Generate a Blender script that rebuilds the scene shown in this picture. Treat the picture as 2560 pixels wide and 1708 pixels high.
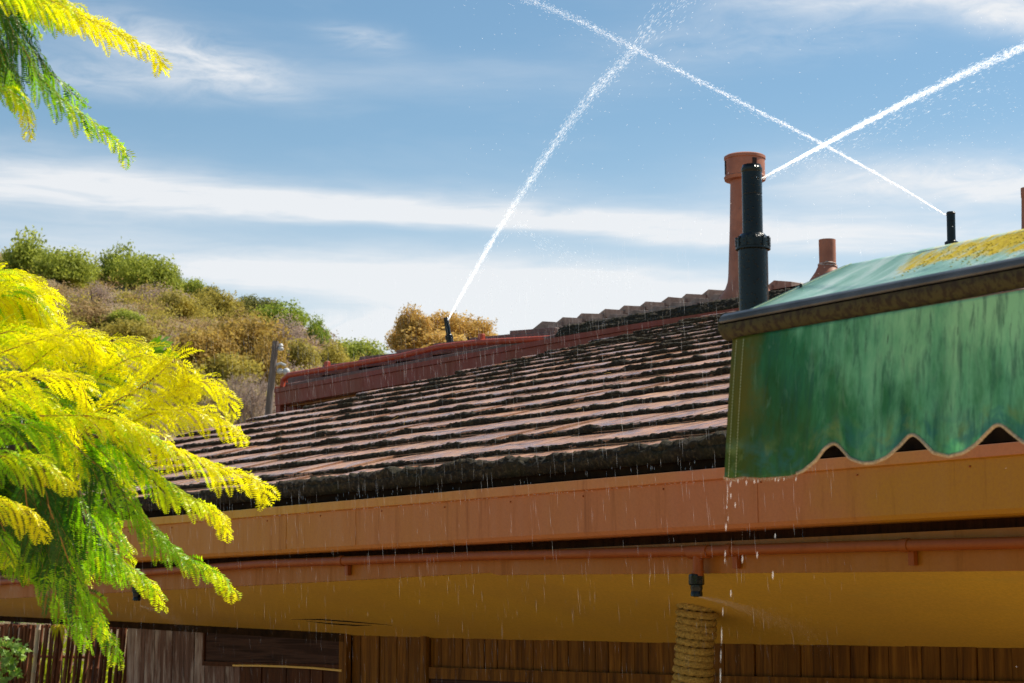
import bpy, math, random
import numpy as np
from mathutils import Vector, Matrix, noise

random.seed(7); rng = np.random.default_rng(7)
scene = bpy.context.scene
for o in list(bpy.data.objects): bpy.data.objects.remove(o)
COL = scene.collection

# ------------------------------------------------------------------ camera
F = 5000.0; CX, CY = 1280.0, 854.0; PITCH = math.atan(716 / F); EYE = 2.4
cp, sp = math.cos(PITCH), math.sin(PITCH)
cam_d = bpy.data.cameras.new('camera'); cam = bpy.data.objects.new('camera', cam_d); COL.objects.link(cam)
cam.location = (0, 0, EYE); cam.rotation_euler = (math.pi / 2 + PITCH, 0, 0)
cam_d.sensor_width = 36; cam_d.lens = F / 2560 * 36
cam_d.clip_start = 0.1; cam_d.clip_end = 3000
cam_d.dof.use_dof = True; cam_d.dof.focus_distance = 10.0; cam_d.dof.aperture_fstop = 9.0
scene.camera = cam

# ------------------------------------------------------------------ light
SUN_AZ, SUN_EL = math.radians(66), math.radians(52)
sd = bpy.data.lights.new('sun', 'SUN'); sun = bpy.data.objects.new('sun', sd); COL.objects.link(sun)
sd.energy = 5.0; sd.angle = math.radians(0.53); sd.color = (1.0, 0.92, 0.78)
sv = Vector((math.sin(SUN_AZ) * math.cos(SUN_EL), math.cos(SUN_AZ) * math.cos(SUN_EL), math.sin(SUN_EL)))
sun.rotation_euler = sv.to_track_quat('Z', 'Y').to_euler(); sun.location = (20, 10, 30)
scene.view_settings.view_transform = 'Standard'
scene.view_settings.look = 'None'
scene.view_settings.exposure = 0.4
scene.view_settings.gamma = 1.0
scene.view_settings.use_curve_mapping = False
scene.render.engine = 'CYCLES'
scene.cycles.max_bounces = 8
scene.cycles.diffuse_bounces = 4
scene.cycles.transparent_max_bounces = 24

class NT:
    """small helper for writing node trees"""
    def __init__(s, tree): s.t = tree; s.n = tree.nodes; s.l = tree.links
    def node(s, kind, **kw):
        n = s.n.new(kind)
        for k, v in kw.items(): setattr(n, k, v)
        return n
    def put(s, sock, v):
        if v is None: return
        if hasattr(v, 'is_output') or isinstance(v, bpy.types.NodeSocket): s.l.new(v, sock)
        else: sock.default_value = v
    def math(s, op, a, b=None, c=None, clamp=False):
        n = s.n.new('ShaderNodeMath'); n.operation = op; n.use_clamp = clamp
        for i, v in enumerate((a, b, c)):
            if v is not None: s.put(n.inputs[i], v)
        return n.outputs[0]
    def vmath(s, op, a, b=None):
        n = s.n.new('ShaderNodeVectorMath'); n.operation = op
        s.put(n.inputs[0], a)
        if b is not None: s.put(n.inputs[1], b)
        return n.outputs[0]
    def noise(s, vec, scale, detail=4, rough=.55, dist=0, col=False):
        n = s.n.new('ShaderNodeTexNoise'); s.put(n.inputs['Vector'], vec)
        n.inputs['Scale'].default_value = scale; n.inputs['Detail'].default_value = detail
        n.inputs['Roughness'].default_value = rough; n.inputs['Distortion'].default_value = dist
        return n.outputs['Color' if col else 'Fac']
    def ramp(s, fac, stops, interp='LINEAR'):
        n = s.n.new('ShaderNodeValToRGB'); r = n.color_ramp; r.interpolation = interp
        while len(r.elements) > 1: r.elements.remove(r.elements[0])
        r.elements[0].position = stops[0][0]
        c = stops[0][1]; r.elements[0].color = (*c, 1) if isinstance(c, tuple) else (c, c, c, 1)
        for p, c in stops[1:]:
            e = r.elements.new(p); e.color = (*c, 1) if isinstance(c, tuple) else (c, c, c, 1)
        s.put(n.inputs[0], fac); return n.outputs[0]
    def mix(s, fac, a, b, blend='MIX'):
        n = s.n.new('ShaderNodeMix'); n.data_type = 'RGBA'; n.blend_type = blend
        s.put(n.inputs[0], fac)
        s.put(n.inputs[6], (*a, 1) if isinstance(a, tuple) and len(a) == 3 else a)
        s.put(n.inputs[7], (*b, 1) if isinstance(b, tuple) and len(b) == 3 else b)
        return n.outputs[2]
    def mapping(s, vec, scale=(1, 1, 1), loc=(0, 0, 0), rot=(0, 0, 0)):
        n = s.n.new('ShaderNodeMapping'); s.put(n.inputs[0], vec)
        n.inputs['Scale'].default_value = scale; n.inputs['Location'].default_value = loc
        n.inputs['Rotation'].default_value = rot; return n.outputs[0]
    def bump(s, h, strength=.3, dist=.01):
        n = s.n.new('ShaderNodeBump'); n.inputs['Strength'].default_value = strength
        n.inputs['Distance'].default_value = dist; s.put(n.inputs['Height'], h); return n.outputs[0]

# ------------------------------------------------------------------ world: clear blue sky with cirrus streaks
world = bpy.data.worlds.new('World'); scene.world = world; world.use_nodes = True
W = NT(world.node_tree); W.n.clear()
sky = W.node('ShaderNodeTexSky', sky_type='NISHITA'); sky.sun_disc = False
sky.sun_elevation = SUN_EL; sky.sun_rotation = SUN_AZ; sky.altitude = 60
sky.air_density = 1.0; sky.dust_density = 0.4; sky.ozone_density = 1.6
tc = W.node('ShaderNodeTexCoord'); D = tc.outputs['Generated']
sx = W.node('ShaderNodeSeparateXYZ'); W.l.new(D, sx.inputs[0])
AZ = W.math('ARCTAN2', sx.outputs[0], sx.outputs[1]); EL = W.math('ARCSINE', sx.outputs[2])
def px_dir(px, py):
    x = (px - CX) / F; y = (CY - py) / F
    v = np.array([x, cp - sp * y, sp + cp * y]); v /= np.linalg.norm(v)
    return math.atan2(v[0], v[1]), math.asin(v[2])
comb = W.node('ShaderNodeCombineXYZ'); W.l.new(AZ, comb.inputs[0]); W.l.new(EL, comb.inputs[1])
AE = comb.outputs[0]
warp = W.noise(W.mapping(AE, (6, 30, 1)), 1.0, 4, .6)
warpc = W.math('MULTIPLY', W.math('SUBTRACT', warp, .5), .022)
ELW = W.math('ADD', EL, warpc)
fib = W.ramp(W.noise(W.mapping(AE, (16, 130, 1), rot=(0, 0, .04)), 1.0, 8, .68, .5), [(.25, .1), (.72, .95)])       # long thin fibres
fib2 = W.ramp(W.noise(W.mapping(AE, (26, 90, 1), rot=(0, 0, -.5)), 1.0, 8, .68, .9), [(.3, 0.0), (.72, 1.0)])      # wispy strands
tot = None
def streak(px, py, lx, up, dn, slope, amp, fibres=fib, lo=.35):
    """soft elongated cloud: centre, half length, softness above and below, tilt"""
    global tot
    a, e = px_dir(px, py); lx /= F; up /= F; dn /= F
    da = W.math('SUBTRACT', AZ, a)
    de = W.math('SUBTRACT', W.math('SUBTRACT', ELW, e), W.math('MULTIPLY', da, slope))
    gx = W.math('EXPONENT', W.math('MULTIPLY', W.math('POWER', W.math('ABSOLUTE', W.math('DIVIDE', da, lx)), 2.6), -1))
    s = W.math('DIVIDE', W.math('MAXIMUM', de, 0), up); t = W.math('DIVIDE', W.math('MINIMUM', de, 0), dn)
    q = W.math('ADD', W.math('MULTIPLY', s, s), W.math('MULTIPLY', t, t))
    gy = W.math('EXPONENT', W.math('MULTIPLY', q, -1))
    v = W.math('MULTIPLY', W.math('MULTIPLY', gx, gy), amp)
    m = W.math('ADD', lo, W.math('MULTIPLY', fibres, (1 - lo) * 1.55))
    v = W.math('MULTIPLY', v, m)
    tot = v if tot is None else W.math('ADD', tot, v)
streak(300, 500, 1000, 75, 30, -.03, .75)
streak(1150, 545, 1150, 50, 22, -.055, .62)
streak(2000, 590, 700, 60, 35, -.05, .5)
streak(2400, 480, 480, 80, 40, -.06, .95, fib2, .55)
streak(1000, 700, 750, 55, 40, -.05, .75)
streak(700, 690, 420, 30, 26, -.06, .35)
streak(1650, 770, 700, 90, 120, -.03, .8, fib2, .6)
streak(1080, 810, 380, 60, 80, .05, .75, fib2, .5)
streak(2200, -30, 380, 60, 50, .02, .9, fib2, .5)
streak(2540, 30, 190, 80, 50, -.2, .95, fib2, .55)
streak(480, 150, 260, 60, 45, -.25, .75, fib2, .1)
streak(250, 190, 330, 55, 45, -.05, .42, fib2, .3)
streak(900, 110, 110, 40, 30, -.2, .32, fib2, .0)
streak(950, 200, 600, 45, 45, 0, .16)
streak(1900, 100, 420, 60, 50, .04, .22, fib2, .1)
streak(100, 560, 500, 60, 90, 0, .25)
streak(1280, 860, 5000, 330, 900, 0, .42, lo=.95)
gen = W.ramp(W.noise(W.mapping(AE, (3, 14, 1)), 1.0, 6, .6, .4), [(.5, 0.0), (.85, .35)])
cl = W.math('ADD', tot, W.math('MULTIPLY', gen, .6), clamp=True)
bluer = W.mix(1.0, sky.outputs[0], (0.84, 0.99, 0.96), 'MULTIPLY')
cloudcol = W.node('ShaderNodeRGB'); cloudcol.outputs[0].default_value = (7.3, 7.35, 7.45, 1)
final = W.mix(W.math('MULTIPLY', cl, .88), bluer, cloudcol.outputs[0])
bg = W.node('ShaderNodeBackground'); W.l.new(final, bg.inputs[0]); bg.inputs[1].default_value = 0.095
wo = W.node('ShaderNodeOutputWorld'); W.l.new(bg.outputs[0], wo.inputs[0])

# ------------------------------------------------------------------ geometry helpers
def ray(px, py):
    x = (px - CX) / F; y = (CY - py) / F
    return np.array([x, cp - sp * y, sp + cp * y])
CAM = np.array([0, 0, EYE])
def at(px, py, Y):
    r = ray(px, py); return CAM + r * (Y / r[1])
def hit(px, py, n, P):
    """where the line of sight through a measured point meets a real plane"""
    r = ray(px, py); return CAM + r * (((P - CAM) @ n) / (r @ n))
G = ray(-2771, 1570); G[2] = 0; G /= np.linalg.norm(G)         # direction of the eaves, away to the left
U = np.array([G[1], -G[0], 0.0])                                # horizontal, from the eave into the house
Z = np.array([0, 0, 1.0])
E0 = at(1750, 1178, 9.6)                                        # gutter rim
def HP(s, u, z):            # house coordinates: along eave, into the house, up from the gutter rim
    return E0 + G * s + U * u + Z * z
def at_u(px, py, u): return hit(px, py, U, E0 + U * u)
def to_su(P): d = P - E0; return float(d @ G), float(d @ U), float(d[2])

def link(name, me, mat=None, parent=None, label=None, cat=None, group=None, kind=None, smooth=False):
    o = bpy.data.objects.new(name, me); COL.objects.link(o)
    if mat is not None:
        ms = mat if isinstance(mat, (list, tuple)) else [mat]
        if len(me.materials) == 0:
            for m in ms: me.materials.append(m)
    if parent is not None: o.parent = parent
    if label: o['label'] = label
    if cat: o['category'] = cat
    if group: o['group'] = group
    if kind: o['kind'] = kind
    if smooth: me.shade_smooth()
    return o
def empty(name, loc, label, cat, group=None):
    o = bpy.data.objects.new(name, None); COL.objects.link(o); o.location = loc
    o.empty_display_size = .2
    o['label'] = label; o['category'] = cat
    if group: o['group'] = group
    return o
def mesh(name, v, f):
    me = bpy.data.meshes.new(name)
    me.from_pydata([tuple(map(float, p)) for p in v], [], [tuple(map(int, q)) for q in f]); me.update()
    return me
def npmesh(name, v, quads=None, tris=None, mats=None):
    """fast mesh from numpy arrays"""
    me = bpy.data.meshes.new(name); v = np.asarray(v, np.float32)
    me.vertices.add(len(v)); me.vertices.foreach_set('co', v.ravel())
    f = quads if quads is not None else tris
    k = f.shape[1]; f = np.asarray(f, np.int32)
    me.loops.add(f.size); me.loops.foreach_set('vertex_index', f.ravel())
    me.polygons.add(len(f)); me.polygons.foreach_set('loop_start', np.arange(0, f.size, k, dtype=np.int32))
    me.polygons.foreach_set('loop_total', np.full(len(f), k, np.int32))
    if mats is not None: me.polygons.foreach_set('material_index', np.asarray(mats, np.int32))
    me.update(calc_edges=True); me.validate(); return me
class MB:
    def __init__(s): s.v = []; s.f = []
    def add(s, v, f):
        b = len(s.v); s.v += [tuple(map(float, p)) for p in v]; s.f += [tuple(i + b for i in q) for q in f]
    def box8(s, p):         # 8 corners: bottom 4 then top 4
        s.add(p, [(0, 3, 2, 1), (4, 5, 6, 7), (0, 1, 5, 4), (1, 2, 6, 5), (2, 3, 7, 6), (3, 0, 4, 7)])
    def hbox(s, s0, s1, u0, u1, z0, z1):    # box in house coordinates
        s.box8([HP(s0, u0, z0), HP(s1, u0, z0), HP(s1, u1, z0), HP(s0, u1, z0),
                HP(s0, u0, z1), HP(s1, u0, z1), HP(s1, u1, z1), HP(s0, u1, z1)])
    def lathe(s, base, prof, n=20, axis=(0, 0, 1), cap=True):
        ax = np.array(axis, float); ax /= np.linalg.norm(ax)
        t = np.array([1, 0, 0.]) if abs(ax[0]) < .8 else np.array([0, 1, 0.])
        a = np.cross(ax, t); a /= np.linalg.norm(a); b = np.cross(ax, a)
        base = np.array(base, float); v = []; f = []
        for r, h in prof:
            for i in range(n):
                th = 2 * math.pi * i / n
                v.append(base + ax * h + (a * math.cos(th) + b * math.sin(th)) * r)
        for k in range(len(prof) - 1):
            for i in range(n):
                j = (i + 1) % n; f.append((k * n + i, k * n + j, (k + 1) * n + j, (k + 1) * n + i))
        if cap:
            f.append(tuple(reversed(range(n)))); f.append(tuple(range((len(prof) - 1) * n, len(prof) * n)))
        s.add(v, f)
    def tube(s, pts, r, n=8, cap=True):
        pts = [np.array(p, float) for p in pts]; m = len(pts)
        rs = r if isinstance(r, (list, tuple, np.ndarray)) else [r] * m
        v = []; f = []; up = np.array([0.13, 0.21, 1.0])
        for k in range(m):
            t = pts[min(k + 1, m - 1)] - pts[max(k - 1, 0)]; t /= (np.linalg.norm(t) + 1e-9)
            if abs(t @ up) > .97: up = np.array([1.0, .1, 0])
            a = np.cross(t, up); a /= np.linalg.norm(a); b = np.cross(a, t)
            for i in range(n):
                th = 2 * math.pi * i / n; v.append(pts[k] + (a * math.cos(th) + b * math.sin(th)) * rs[k])
        for k in range(m - 1):
            for i in range(n):
                j = (i + 1) % n; f.append((k * n + i, k * n + j, (k + 1) * n + j, (k + 1) * n + i))
        if cap: f.append(tuple(reversed(range(n)))); f.append(tuple(range((m - 1) * n, m * n)))
        s.add(v, f)
    def build(s, name, mat, parent=None, smooth=False, origin=None, bevel=0, **kw):
        v = s.v
        if origin is not None:
            v = [(p[0] - origin[0], p[1] - origin[1], p[2] - origin[2]) for p in v]
        me = mesh(name, v, s.f); o = link(name, me, mat, None, smooth=smooth, **kw)
        if origin is not None: o.location = origin
        if parent is not None:
            o.parent = parent; o.matrix_parent_inverse = Matrix.Translation(parent.location).inverted()
        if smooth:
            try: me.set_sharp_from_angle(angle=math.radians(40))
            except Exception: pass
        if bevel:
            b = o.modifiers.new('bevel', 'BEVEL'); b.width = bevel; b.segments = 2; b.limit_method = 'ANGLE'
        return o
def adopt(o, parent): o.parent = parent; o.matrix_parent_inverse = Matrix.Translation(parent.location).inverted()

# ------------------------------------------------------------------ materials
def mat(name, fn):
    m = bpy.data.materials.new(name); m.use_nodes = True; t = NT(m.node_tree); t.n.clear()
    out = t.node('ShaderNodeOutputMaterial'); t.l.new(fn(t), out.inputs[0]); return m
def pbsdf(t, col, rough=.6, normal=None, metallic=0, spec=.5, coat=0, alpha=None, coat_rough=.1):
    b = t.node('ShaderNodeBsdfPrincipled')
    t.put(b.inputs['Base Color'], (*col, 1) if isinstance(col, tuple) else col)
    t.put(b.inputs['Roughness'], rough); b.inputs['Metallic'].default_value = metallic
    b.inputs['Specular IOR Level'].default_value = spec; b.inputs['Coat Weight'].default_value = coat
    b.inputs['Coat Roughness'].default_value = coat_rough
    if alpha is not None: t.put(b.inputs['Alpha'], alpha)
    if normal is not None: t.l.new(normal, b.inputs['Normal'])
    return b.outputs[0]
def obj(t): return t.node('ShaderNodeTexCoord').outputs['Object']
def wpos(t): return t.node('ShaderNodeNewGeometry').outputs['Position']

def f_tile(t):
    p = wpos(t)
    oi = t.node('ShaderNodeObjectInfo')
    c = t.ramp(t.noise(p, 3.5, 8, .7), [(.3, (.30, .13, .06)), (.5, (.58, .29, .155)), (.7, (.74, .44, .26))])
    c = t.mix(t.math('MULTIPLY', oi.outputs['Random'], .45), c, (.30, .18, .14))
    dark = t.ramp(t.noise(p, 26, 6, .7), [(.42, 0.0), (.62, 1.0)])
    c = t.mix(t.math('MULTIPLY', dark, .4), c, (.11, .06, .04))
    wet = t.ramp(t.noise(p, 7, 5, .6), [(.38, .10), (.58, .5)])
    return pbsdf(t, c, wet, t.bump(t.noise(p, 60, 6, .75), .45, .006), spec=.4, coat=.12, coat_rough=.15)
M_tile = mat('wet_roof_tile', f_tile)
def f_tile2(t):
    p = wpos(t)
    c = t.ramp(t.noise(p, 5, 8, .7), [(.3, (.07, .035, .028)), (.6, (.19, .09, .065)), (.8, (.25, .14, .10))])
    c = t.mix(t.ramp(t.noise(p, 40, 5, .7), [(.5, 0.0), (.7, .7)]), c, (.03, .02, .015))
    return pbsdf(t, c, .5, t.bump(t.noise(p, 50, 6, .75), .5, .008))
M_tile2 = mat('dry_roof_tile', f_tile2)
M_cap = mat('pale_capping_tile', lambda t: pbsdf(t, t.ramp(t.noise(wpos(t), 9, 8, .7), [(.3, (.20, .13, .10)), (.55, (.36, .25, .20)), (.75, (.48, .36, .30))]), .7, t.bump(t.noise(wpos(t), 60, 5), .3, .005), spec=.2))
def f_moss(t):
    p = wpos(t)
    c = t.ramp(t.noise(p, 38, 6, .75), [(.34, (.010, .007, .004)), (.52, (.036, .025, .012)), (.68, (.14, .10, .05))])
    g = t.ramp(t.noise(p, 3.2, 5, .7), [(.5, 0.0), (.72, 1.0)])
    c = t.mix(t.math('MULTIPLY', g, .5), c, (.035, .036, .006))
    return pbsdf(t, c, .8, t.bump(t.noise(p, 130, 5, .8), 1.0, .012), spec=.3)
M_moss = mat('dark_moss', f_moss)

def f_gutter(base, algae, amt, darks, along=None, right=1.0):
    def f(t):
        p = wpos(t)
        big = t.noise(p, .75, 4, .6)
        c = t.mix(t.ramp(big, [(.36, 0.0), (.62, 1.0)]), base, algae)
        c = t.mix(1 - amt, c, base) if amt < 1 else c
        if along:
            sx_ = t.node('ShaderNodeSeparateXYZ'); t.l.new(p, sx_.inputs[0])
            xn = t.math('ADD', sx_.outputs[0], t.math('MULTIPLY', t.math('SUBTRACT', t.noise(p, 1.6, 4, .6), .5), 1.4))
            rm = t.node('ShaderNodeMapRange'); t.l.new(xn, rm.inputs[0]); rm.inputs[1].default_value = -5; rm.inputs[2].default_value = 3
            c = t.mix(t.ramp(rm.outputs[0], [(.2, .8), (.42, .75), (.56, .25), (.64, 0.0), (.77, 0.0), (.84, right)]), c, along)
        stain = t.noise(t.mapping(p, (14, 14, .9)), 1.0, 6, .65)      # runs straight down
        c = t.mix(t.ramp(stain, [(.56, 0.0), (.72, darks)]), c, tuple(x * .35 for x in base))
        fine = t.noise(p, 70, 4, .7)
        c = t.mix(t.ramp(fine, [(.3, .3), (.6, 0.0)]), c, tuple(x * .6 for x in base))
        return pbsdf(t, c, t.ramp(stain, [(.3, .3), (.7, .6)]), t.bump(t.noise(p, 24, 4, .6), .12, .004), spec=.22)
    return f
M_gutter = mat('brown_gutter_paint', f_gutter((.45, .150, .052), (.42, .16, .026), .6, .5, (.42, .185, .010)))
M_fascia = mat('brown_fascia_paint', f_gutter((.32, .105, .009), (.31, .12, .005), .8, .4))
M_lip = mat('gutter_rim_paint', f_gutter((.52, .18, .07), (.50, .24, .03), .6, .35, (.52, .30, .006), 0.0))  # golden tint left off at the right to paint in the awning's shade
M_pipe = mat('red_brown_pipe_paint', f_gutter((.25, .055, .006), (.26, .07, .005), .6, .3))
M_red = mat('oxide_red_gutter_paint', f_gutter((.34, .055, .035), (.24, .075, .02), .7, .5))
M_redpipe = mat('oxide_red_pipe_paint', f_gutter((.50, .085, .04), (.50, .085, .04), 1.0, .3))
def f_soffit(t):
    p = wpos(t)
    c = t.ramp(t.noise(t.mapping(p, (.8, .8, 3)), 1.2, 5, .6), [(.3, (.64, .375, .065)), (.7, (.76, .46, .055))])
    c = t.mix(t.ramp(t.noise(p, 55, 5, .75), [(.42, .35), (.6, 0.0)]), c, (.40, .22, .02))
    st = t.noise(t.mapping(p, (1.5, 1.5, 22), rot=(0, 0, -.67)), 1.0, 5, .6)
    c = t.mix(t.ramp(st, [(.6, 0.0), (.72, .3)]), c, (.5, .36, .08))
    return pbsdf(t, c, .42, t.bump(t.noise(p, 16, 4, .6), .18, .006), spec=.2)
M_soffit = mat('ochre_soffit_paint', f_soffit)
def f_wood(c0, c1, c2, grey=0):
    def f(t):
        p = wpos(t); oi = t.node('ShaderNodeObjectInfo')
        off = t.node('ShaderNodeCombineXYZ'); t.l.new(t.math('MULTIPLY', oi.outputs['Random'], 40), off.inputs[0])
        q = t.vmath('ADD', p, off.outputs[0])
        g = t.noise(t.mapping(q, (22, 22, 1.3)), 1.0, 7, .7, .6)
        c = t.ramp(g, [(.3, c0), (.5, c1), (.72, c2)])
        c = t.mix(t.math('MULTIPLY', oi.outputs['Random'], .45), c, tuple(x * .45 for x in c1))
        if grey:
            w = t.ramp(t.noise(t.mapping(q, (7, 7, 1.5)), 1.0, 5, .65), [(.46, 0.0), (.62, grey)])
            c = t.mix(w, c, (.36, .30, .26))
        return pbsdf(t, c, .65, t.bump(g, .35, .004), spec=.1)
    return f
M_plank = mat('stained_plank', f_wood((.035, .012, .001), (.13, .050, .004), (.26, .115, .014)))
M_plank2 = mat('dark_plank', f_wood((.025, .008, .003), (.07, .022, .006), (.11, .04, .012)))
M_grey = mat('weathered_board', f_wood((.035, .018, .012), (.14, .075, .055), (.24, .15, .12), .85))
M_trim = mat('dark_trim', lambda t: pbsdf(t, t.ramp(t.noise(wpos(t), 12, 4), [(.3, (.012, .007, .004)), (.7, (.035, .018, .008))]), .9, spec=.05))
M_black = mat('void_interior', lambda t: pbsdf(t, (.012, .010, .009), .9, spec=.05))
M_strip = mat('pale_batten_paint', lambda t: pbsdf(t, (.62, .40, .10), .45))
M_glass = mat('dark_window_glass', lambda t: pbsdf(t, t.ramp(t.noise(t.mapping(wpos(t), (1, 1, 30)), 1.0, 4), [(.38, (.022, .010, .007)), (.5, (.055, .028, .020)), (.62, (.03, .014, .010))]), .7, spec=.08))
def f_rope(t):
    p = wpos(t); g = t.noise(p, 90, 5, .7)
    c = t.ramp(g, [(.3, (.13, .075, .015)), (.6, (.40, .26, .06)), (.8, (.55, .40, .13))])
    return pbsdf(t, c, .85, t.bump(g, .6, .004), spec=.2)
M_rope = mat('manila_rope', f_rope)
def f_clay(t):
    p = wpos(t)
    c = t.ramp(t.noise(p, 4, 6, .65), [(.3, (.30, .10, .05)), (.6, (.46, .17, .09)), (.8, (.50, .22, .13))])
    c = t.mix(t.ramp(t.noise(p, 28, 5, .7), [(.55, 0.0), (.75, .5)]), c, (.22, .11, .08))
    return pbsdf(t, c, .55, t.bump(t.noise(p, 40, 4), .12, .004))
M_clay = mat('terracotta_vent_paint', f_clay)
M_dark = mat('slot_shadow', lambda t: pbsdf(t, (.03, .012, .008), .8))
def f_plastic(t):
    p = wpos(t)
    c = t.ramp(t.noise(p, 8, 4), [(.4, (.003, .004, .003)), (.7, (.008, .012, .011))])
    dr = t.node('ShaderNodeTexVoronoi'); t.l.new(p, dr.inputs[0]); dr.inputs['Scale'].default_value = 95
    h = t.ramp(dr.outputs['Distance'], [(.0, 1.0), (.32, 0.0)])
    return pbsdf(t, c, .2, t.bump(h, .35, .004), spec=.3)
M_plastic = mat('wet_black_plastic', f_plastic)
def f_water(t, clear=.80):
    b = t.node('ShaderNodeBsdfDiffuse'); b.inputs[0].default_value = (.8, .81, .82, 1)
    tr = t.node('ShaderNodeBsdfTranslucent'); tr.inputs[0].default_value = (.8, .81, .82, 1)
    tp = t.node('ShaderNodeBsdfTransparent'); ad = t.node('ShaderNodeAddShader')
    t.l.new(b.outputs[0], ad.inputs[0]); t.l.new(tr.outputs[0], ad.inputs[1])
    m2 = t.node('ShaderNodeMixShader'); m2.inputs[0].default_value = clear; t.l.new(ad.outputs[0], m2.inputs[1]); t.l.new(tp.outputs[0], m2.inputs[2])
    return m2.outputs[0]
M_water = mat('sunlit_water_drops', f_water)
M_drizzle = mat('thin_falling_drops', lambda t: f_water(t, .92))
def f_mist(t):
    tr = t.node('ShaderNodeBsdfTransparent'); d = t.node('ShaderNodeBsdfTranslucent'); d.inputs[0].default_value = (.62, .63, .64, 1)
    e = t.node('ShaderNodeBsdfDiffuse'); e.inputs[0].default_value = (.62, .63, .64, 1)
    m2 = t.node('ShaderNodeAddShader')
    t.l.new(d.outputs[0], m2.inputs[0]); t.l.new(e.outputs[0], m2.inputs[1])
    at_ = t.node('ShaderNodeAttribute', attribute_name='along')
    n = t.noise(wpos(t), 30, 4, .7)
    fac = t.math('MULTIPLY', at_.outputs['Fac'], t.math('MULTIPLY', t.math('ADD', .35, n), .62), clamp=True)
    m = t.node('ShaderNodeMixShader'); t.l.new(fac, m.inputs[0]); t.l.new(tr.outputs[0], m.inputs[1]); t.l.new(m2.outputs[0], m.inputs[2])
    return m.outputs[0]
M_mist = mat('fine_water_spray', f_mist)

def f_leaf(c0, c1, trans, tcol, rough=.4, scale=9):
    def f(t):
        p = wpos(t)
        c = t.ramp(t.noise(p, scale, 4, .6), [(.3, c0), (.7, c1)])
        b = pbsdf(t, c, rough, spec=.4)
        tr = t.node('ShaderNodeBsdfTranslucent')
        t.l.new(t.mix(1.0, c, tcol, 'MULTIPLY'), tr.inputs[0])
        m = t.node('ShaderNodeMixShader'); m.inputs[0].default_value = trans
        t.l.new(b, m.inputs[1]); t.l.new(tr.outputs[0], m.inputs[2]); return m.outputs[0]
    return f
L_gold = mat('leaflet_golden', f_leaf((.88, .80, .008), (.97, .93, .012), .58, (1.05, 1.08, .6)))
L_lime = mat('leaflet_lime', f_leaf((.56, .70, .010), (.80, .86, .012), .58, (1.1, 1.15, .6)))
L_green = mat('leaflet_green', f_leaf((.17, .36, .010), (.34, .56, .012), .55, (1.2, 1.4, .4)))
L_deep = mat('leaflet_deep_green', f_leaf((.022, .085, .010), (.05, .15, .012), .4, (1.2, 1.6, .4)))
L_stem = mat('leaf_stem', lambda t: pbsdf(t, (.34, .17, .03), .6))
M_bark = mat('dark_bark', lambda t: pbsdf(t, t.ramp(t.noise(t.mapping(wpos(t), (20, 20, 6)), 1, 6, .7), [(.3, (.025, .015, .01)), (.7, (.12, .07, .045))]), .85,
                                         t.bump(t.noise(wpos(t), 40, 5), .5, .01)))
M_broad = mat('waxy_broad_leaf', f_leaf((.20, .36, .02), (.30, .48, .03), .4, (1.2, 1.4, .5), .3))
M_ivy = mat('pale_ivy_leaf', f_leaf((.22, .40, .06), (.45, .60, .18), .4, (1.2, 1.3, .6)))
def bushmat(name, a, b, c):  # shrub colours kept pale to stand in for thin haze over the hill
    def f(t):
        p = obj(t)
        col = t.ramp(t.noise(wpos(t), .9, 5, .7), [(.28, a), (.5, b), (.72, c)])
        bs = pbsdf(t, col, .65, spec=.25); tr = t.node('ShaderNodeBsdfTranslucent'); t.l.new(col, tr.inputs[0])
        m = t.node('ShaderNodeMixShader'); m.inputs[0].default_value = .5
        t.l.new(bs, m.inputs[1]); t.l.new(tr.outputs[0], m.inputs[2]); return m.outputs[0]
    return mat(name, f)
B_green = bushmat('shrub_fresh_green', (0.219, 0.256, 0.049), (0.402, 0.451, 0.067), (0.573, 0.598, 0.097))
B_olive = bushmat('shrub_olive', (0.219, 0.183, 0.049), (0.451, 0.378, 0.073), (0.622, 0.500, 0.097))
B_rust = bushmat('shrub_rusty_olive', (0.219, 0.146, 0.049), (0.476, 0.317, 0.073), (0.622, 0.476, 0.097))
B_grey = bushmat('shrub_grey_twigs', (0.244, 0.177, 0.146), (0.427, 0.317, 0.256), (0.573, 0.451, 0.366))
B_dark = bushmat('shrub_dark_green', (0.110, 0.122, 0.049), (0.219, 0.232, 0.073), (0.341, 0.329, 0.097))
B_bright = bushmat('shrub_bright_green', (.16, .22, .03), (.29, .37, .04), (.40, .47, .06))
B_gold = bushmat('tree_autumn_gold', (.42, .26, .07), (.66, .44, .12), (.78, .58, .20))
B_dry = bushmat('dry_scrub', (.26, .17, .08), (.42, .29, .13), (.54, .40, .20))

# ------------------------------------------------------------------ ground, hill
def f_ground(t):
    p = wpos(t)
    c = t.ramp(t.noise(p, .6, 6, .65), [(.3, (.26, .19, .12)), (.7, (.40, .31, .21))])
    return pbsdf(t, c, .9, t.bump(t.noise(p, 8, 5), .3, .02))
M_ground = mat('pale_earth_ground', f_ground)
g = MB(); g.add([(-1500, -1500, 0), (1500, -1500, 0), (1500, 1500, 0), (-1500, 1500, 0)], [(0, 1, 2, 3)])
g.build('ground', M_ground, kind='structure')
def f_pave(t):
    p = wpos(t)
    c = t.ramp(t.noise(p, 2.5, 6, .65), [(.3, (.48, .32, .18)), (.7, (.59, .42, .26))])
    return pbsdf(t, c, .8, t.bump(t.noise(p, 30, 5), .3, .005))
p_ = MB(); p_.add([(-14, -12, .004), (13, -12, .004), (13, 17, .004), (-14, 17, .004)], [(0, 1, 2, 3)])  # unseen paving added, tinted warm to bounce light up under the eave
p_.build('bounce_yard', mat('bounce_paving', f_pave), kind='structure')

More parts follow.
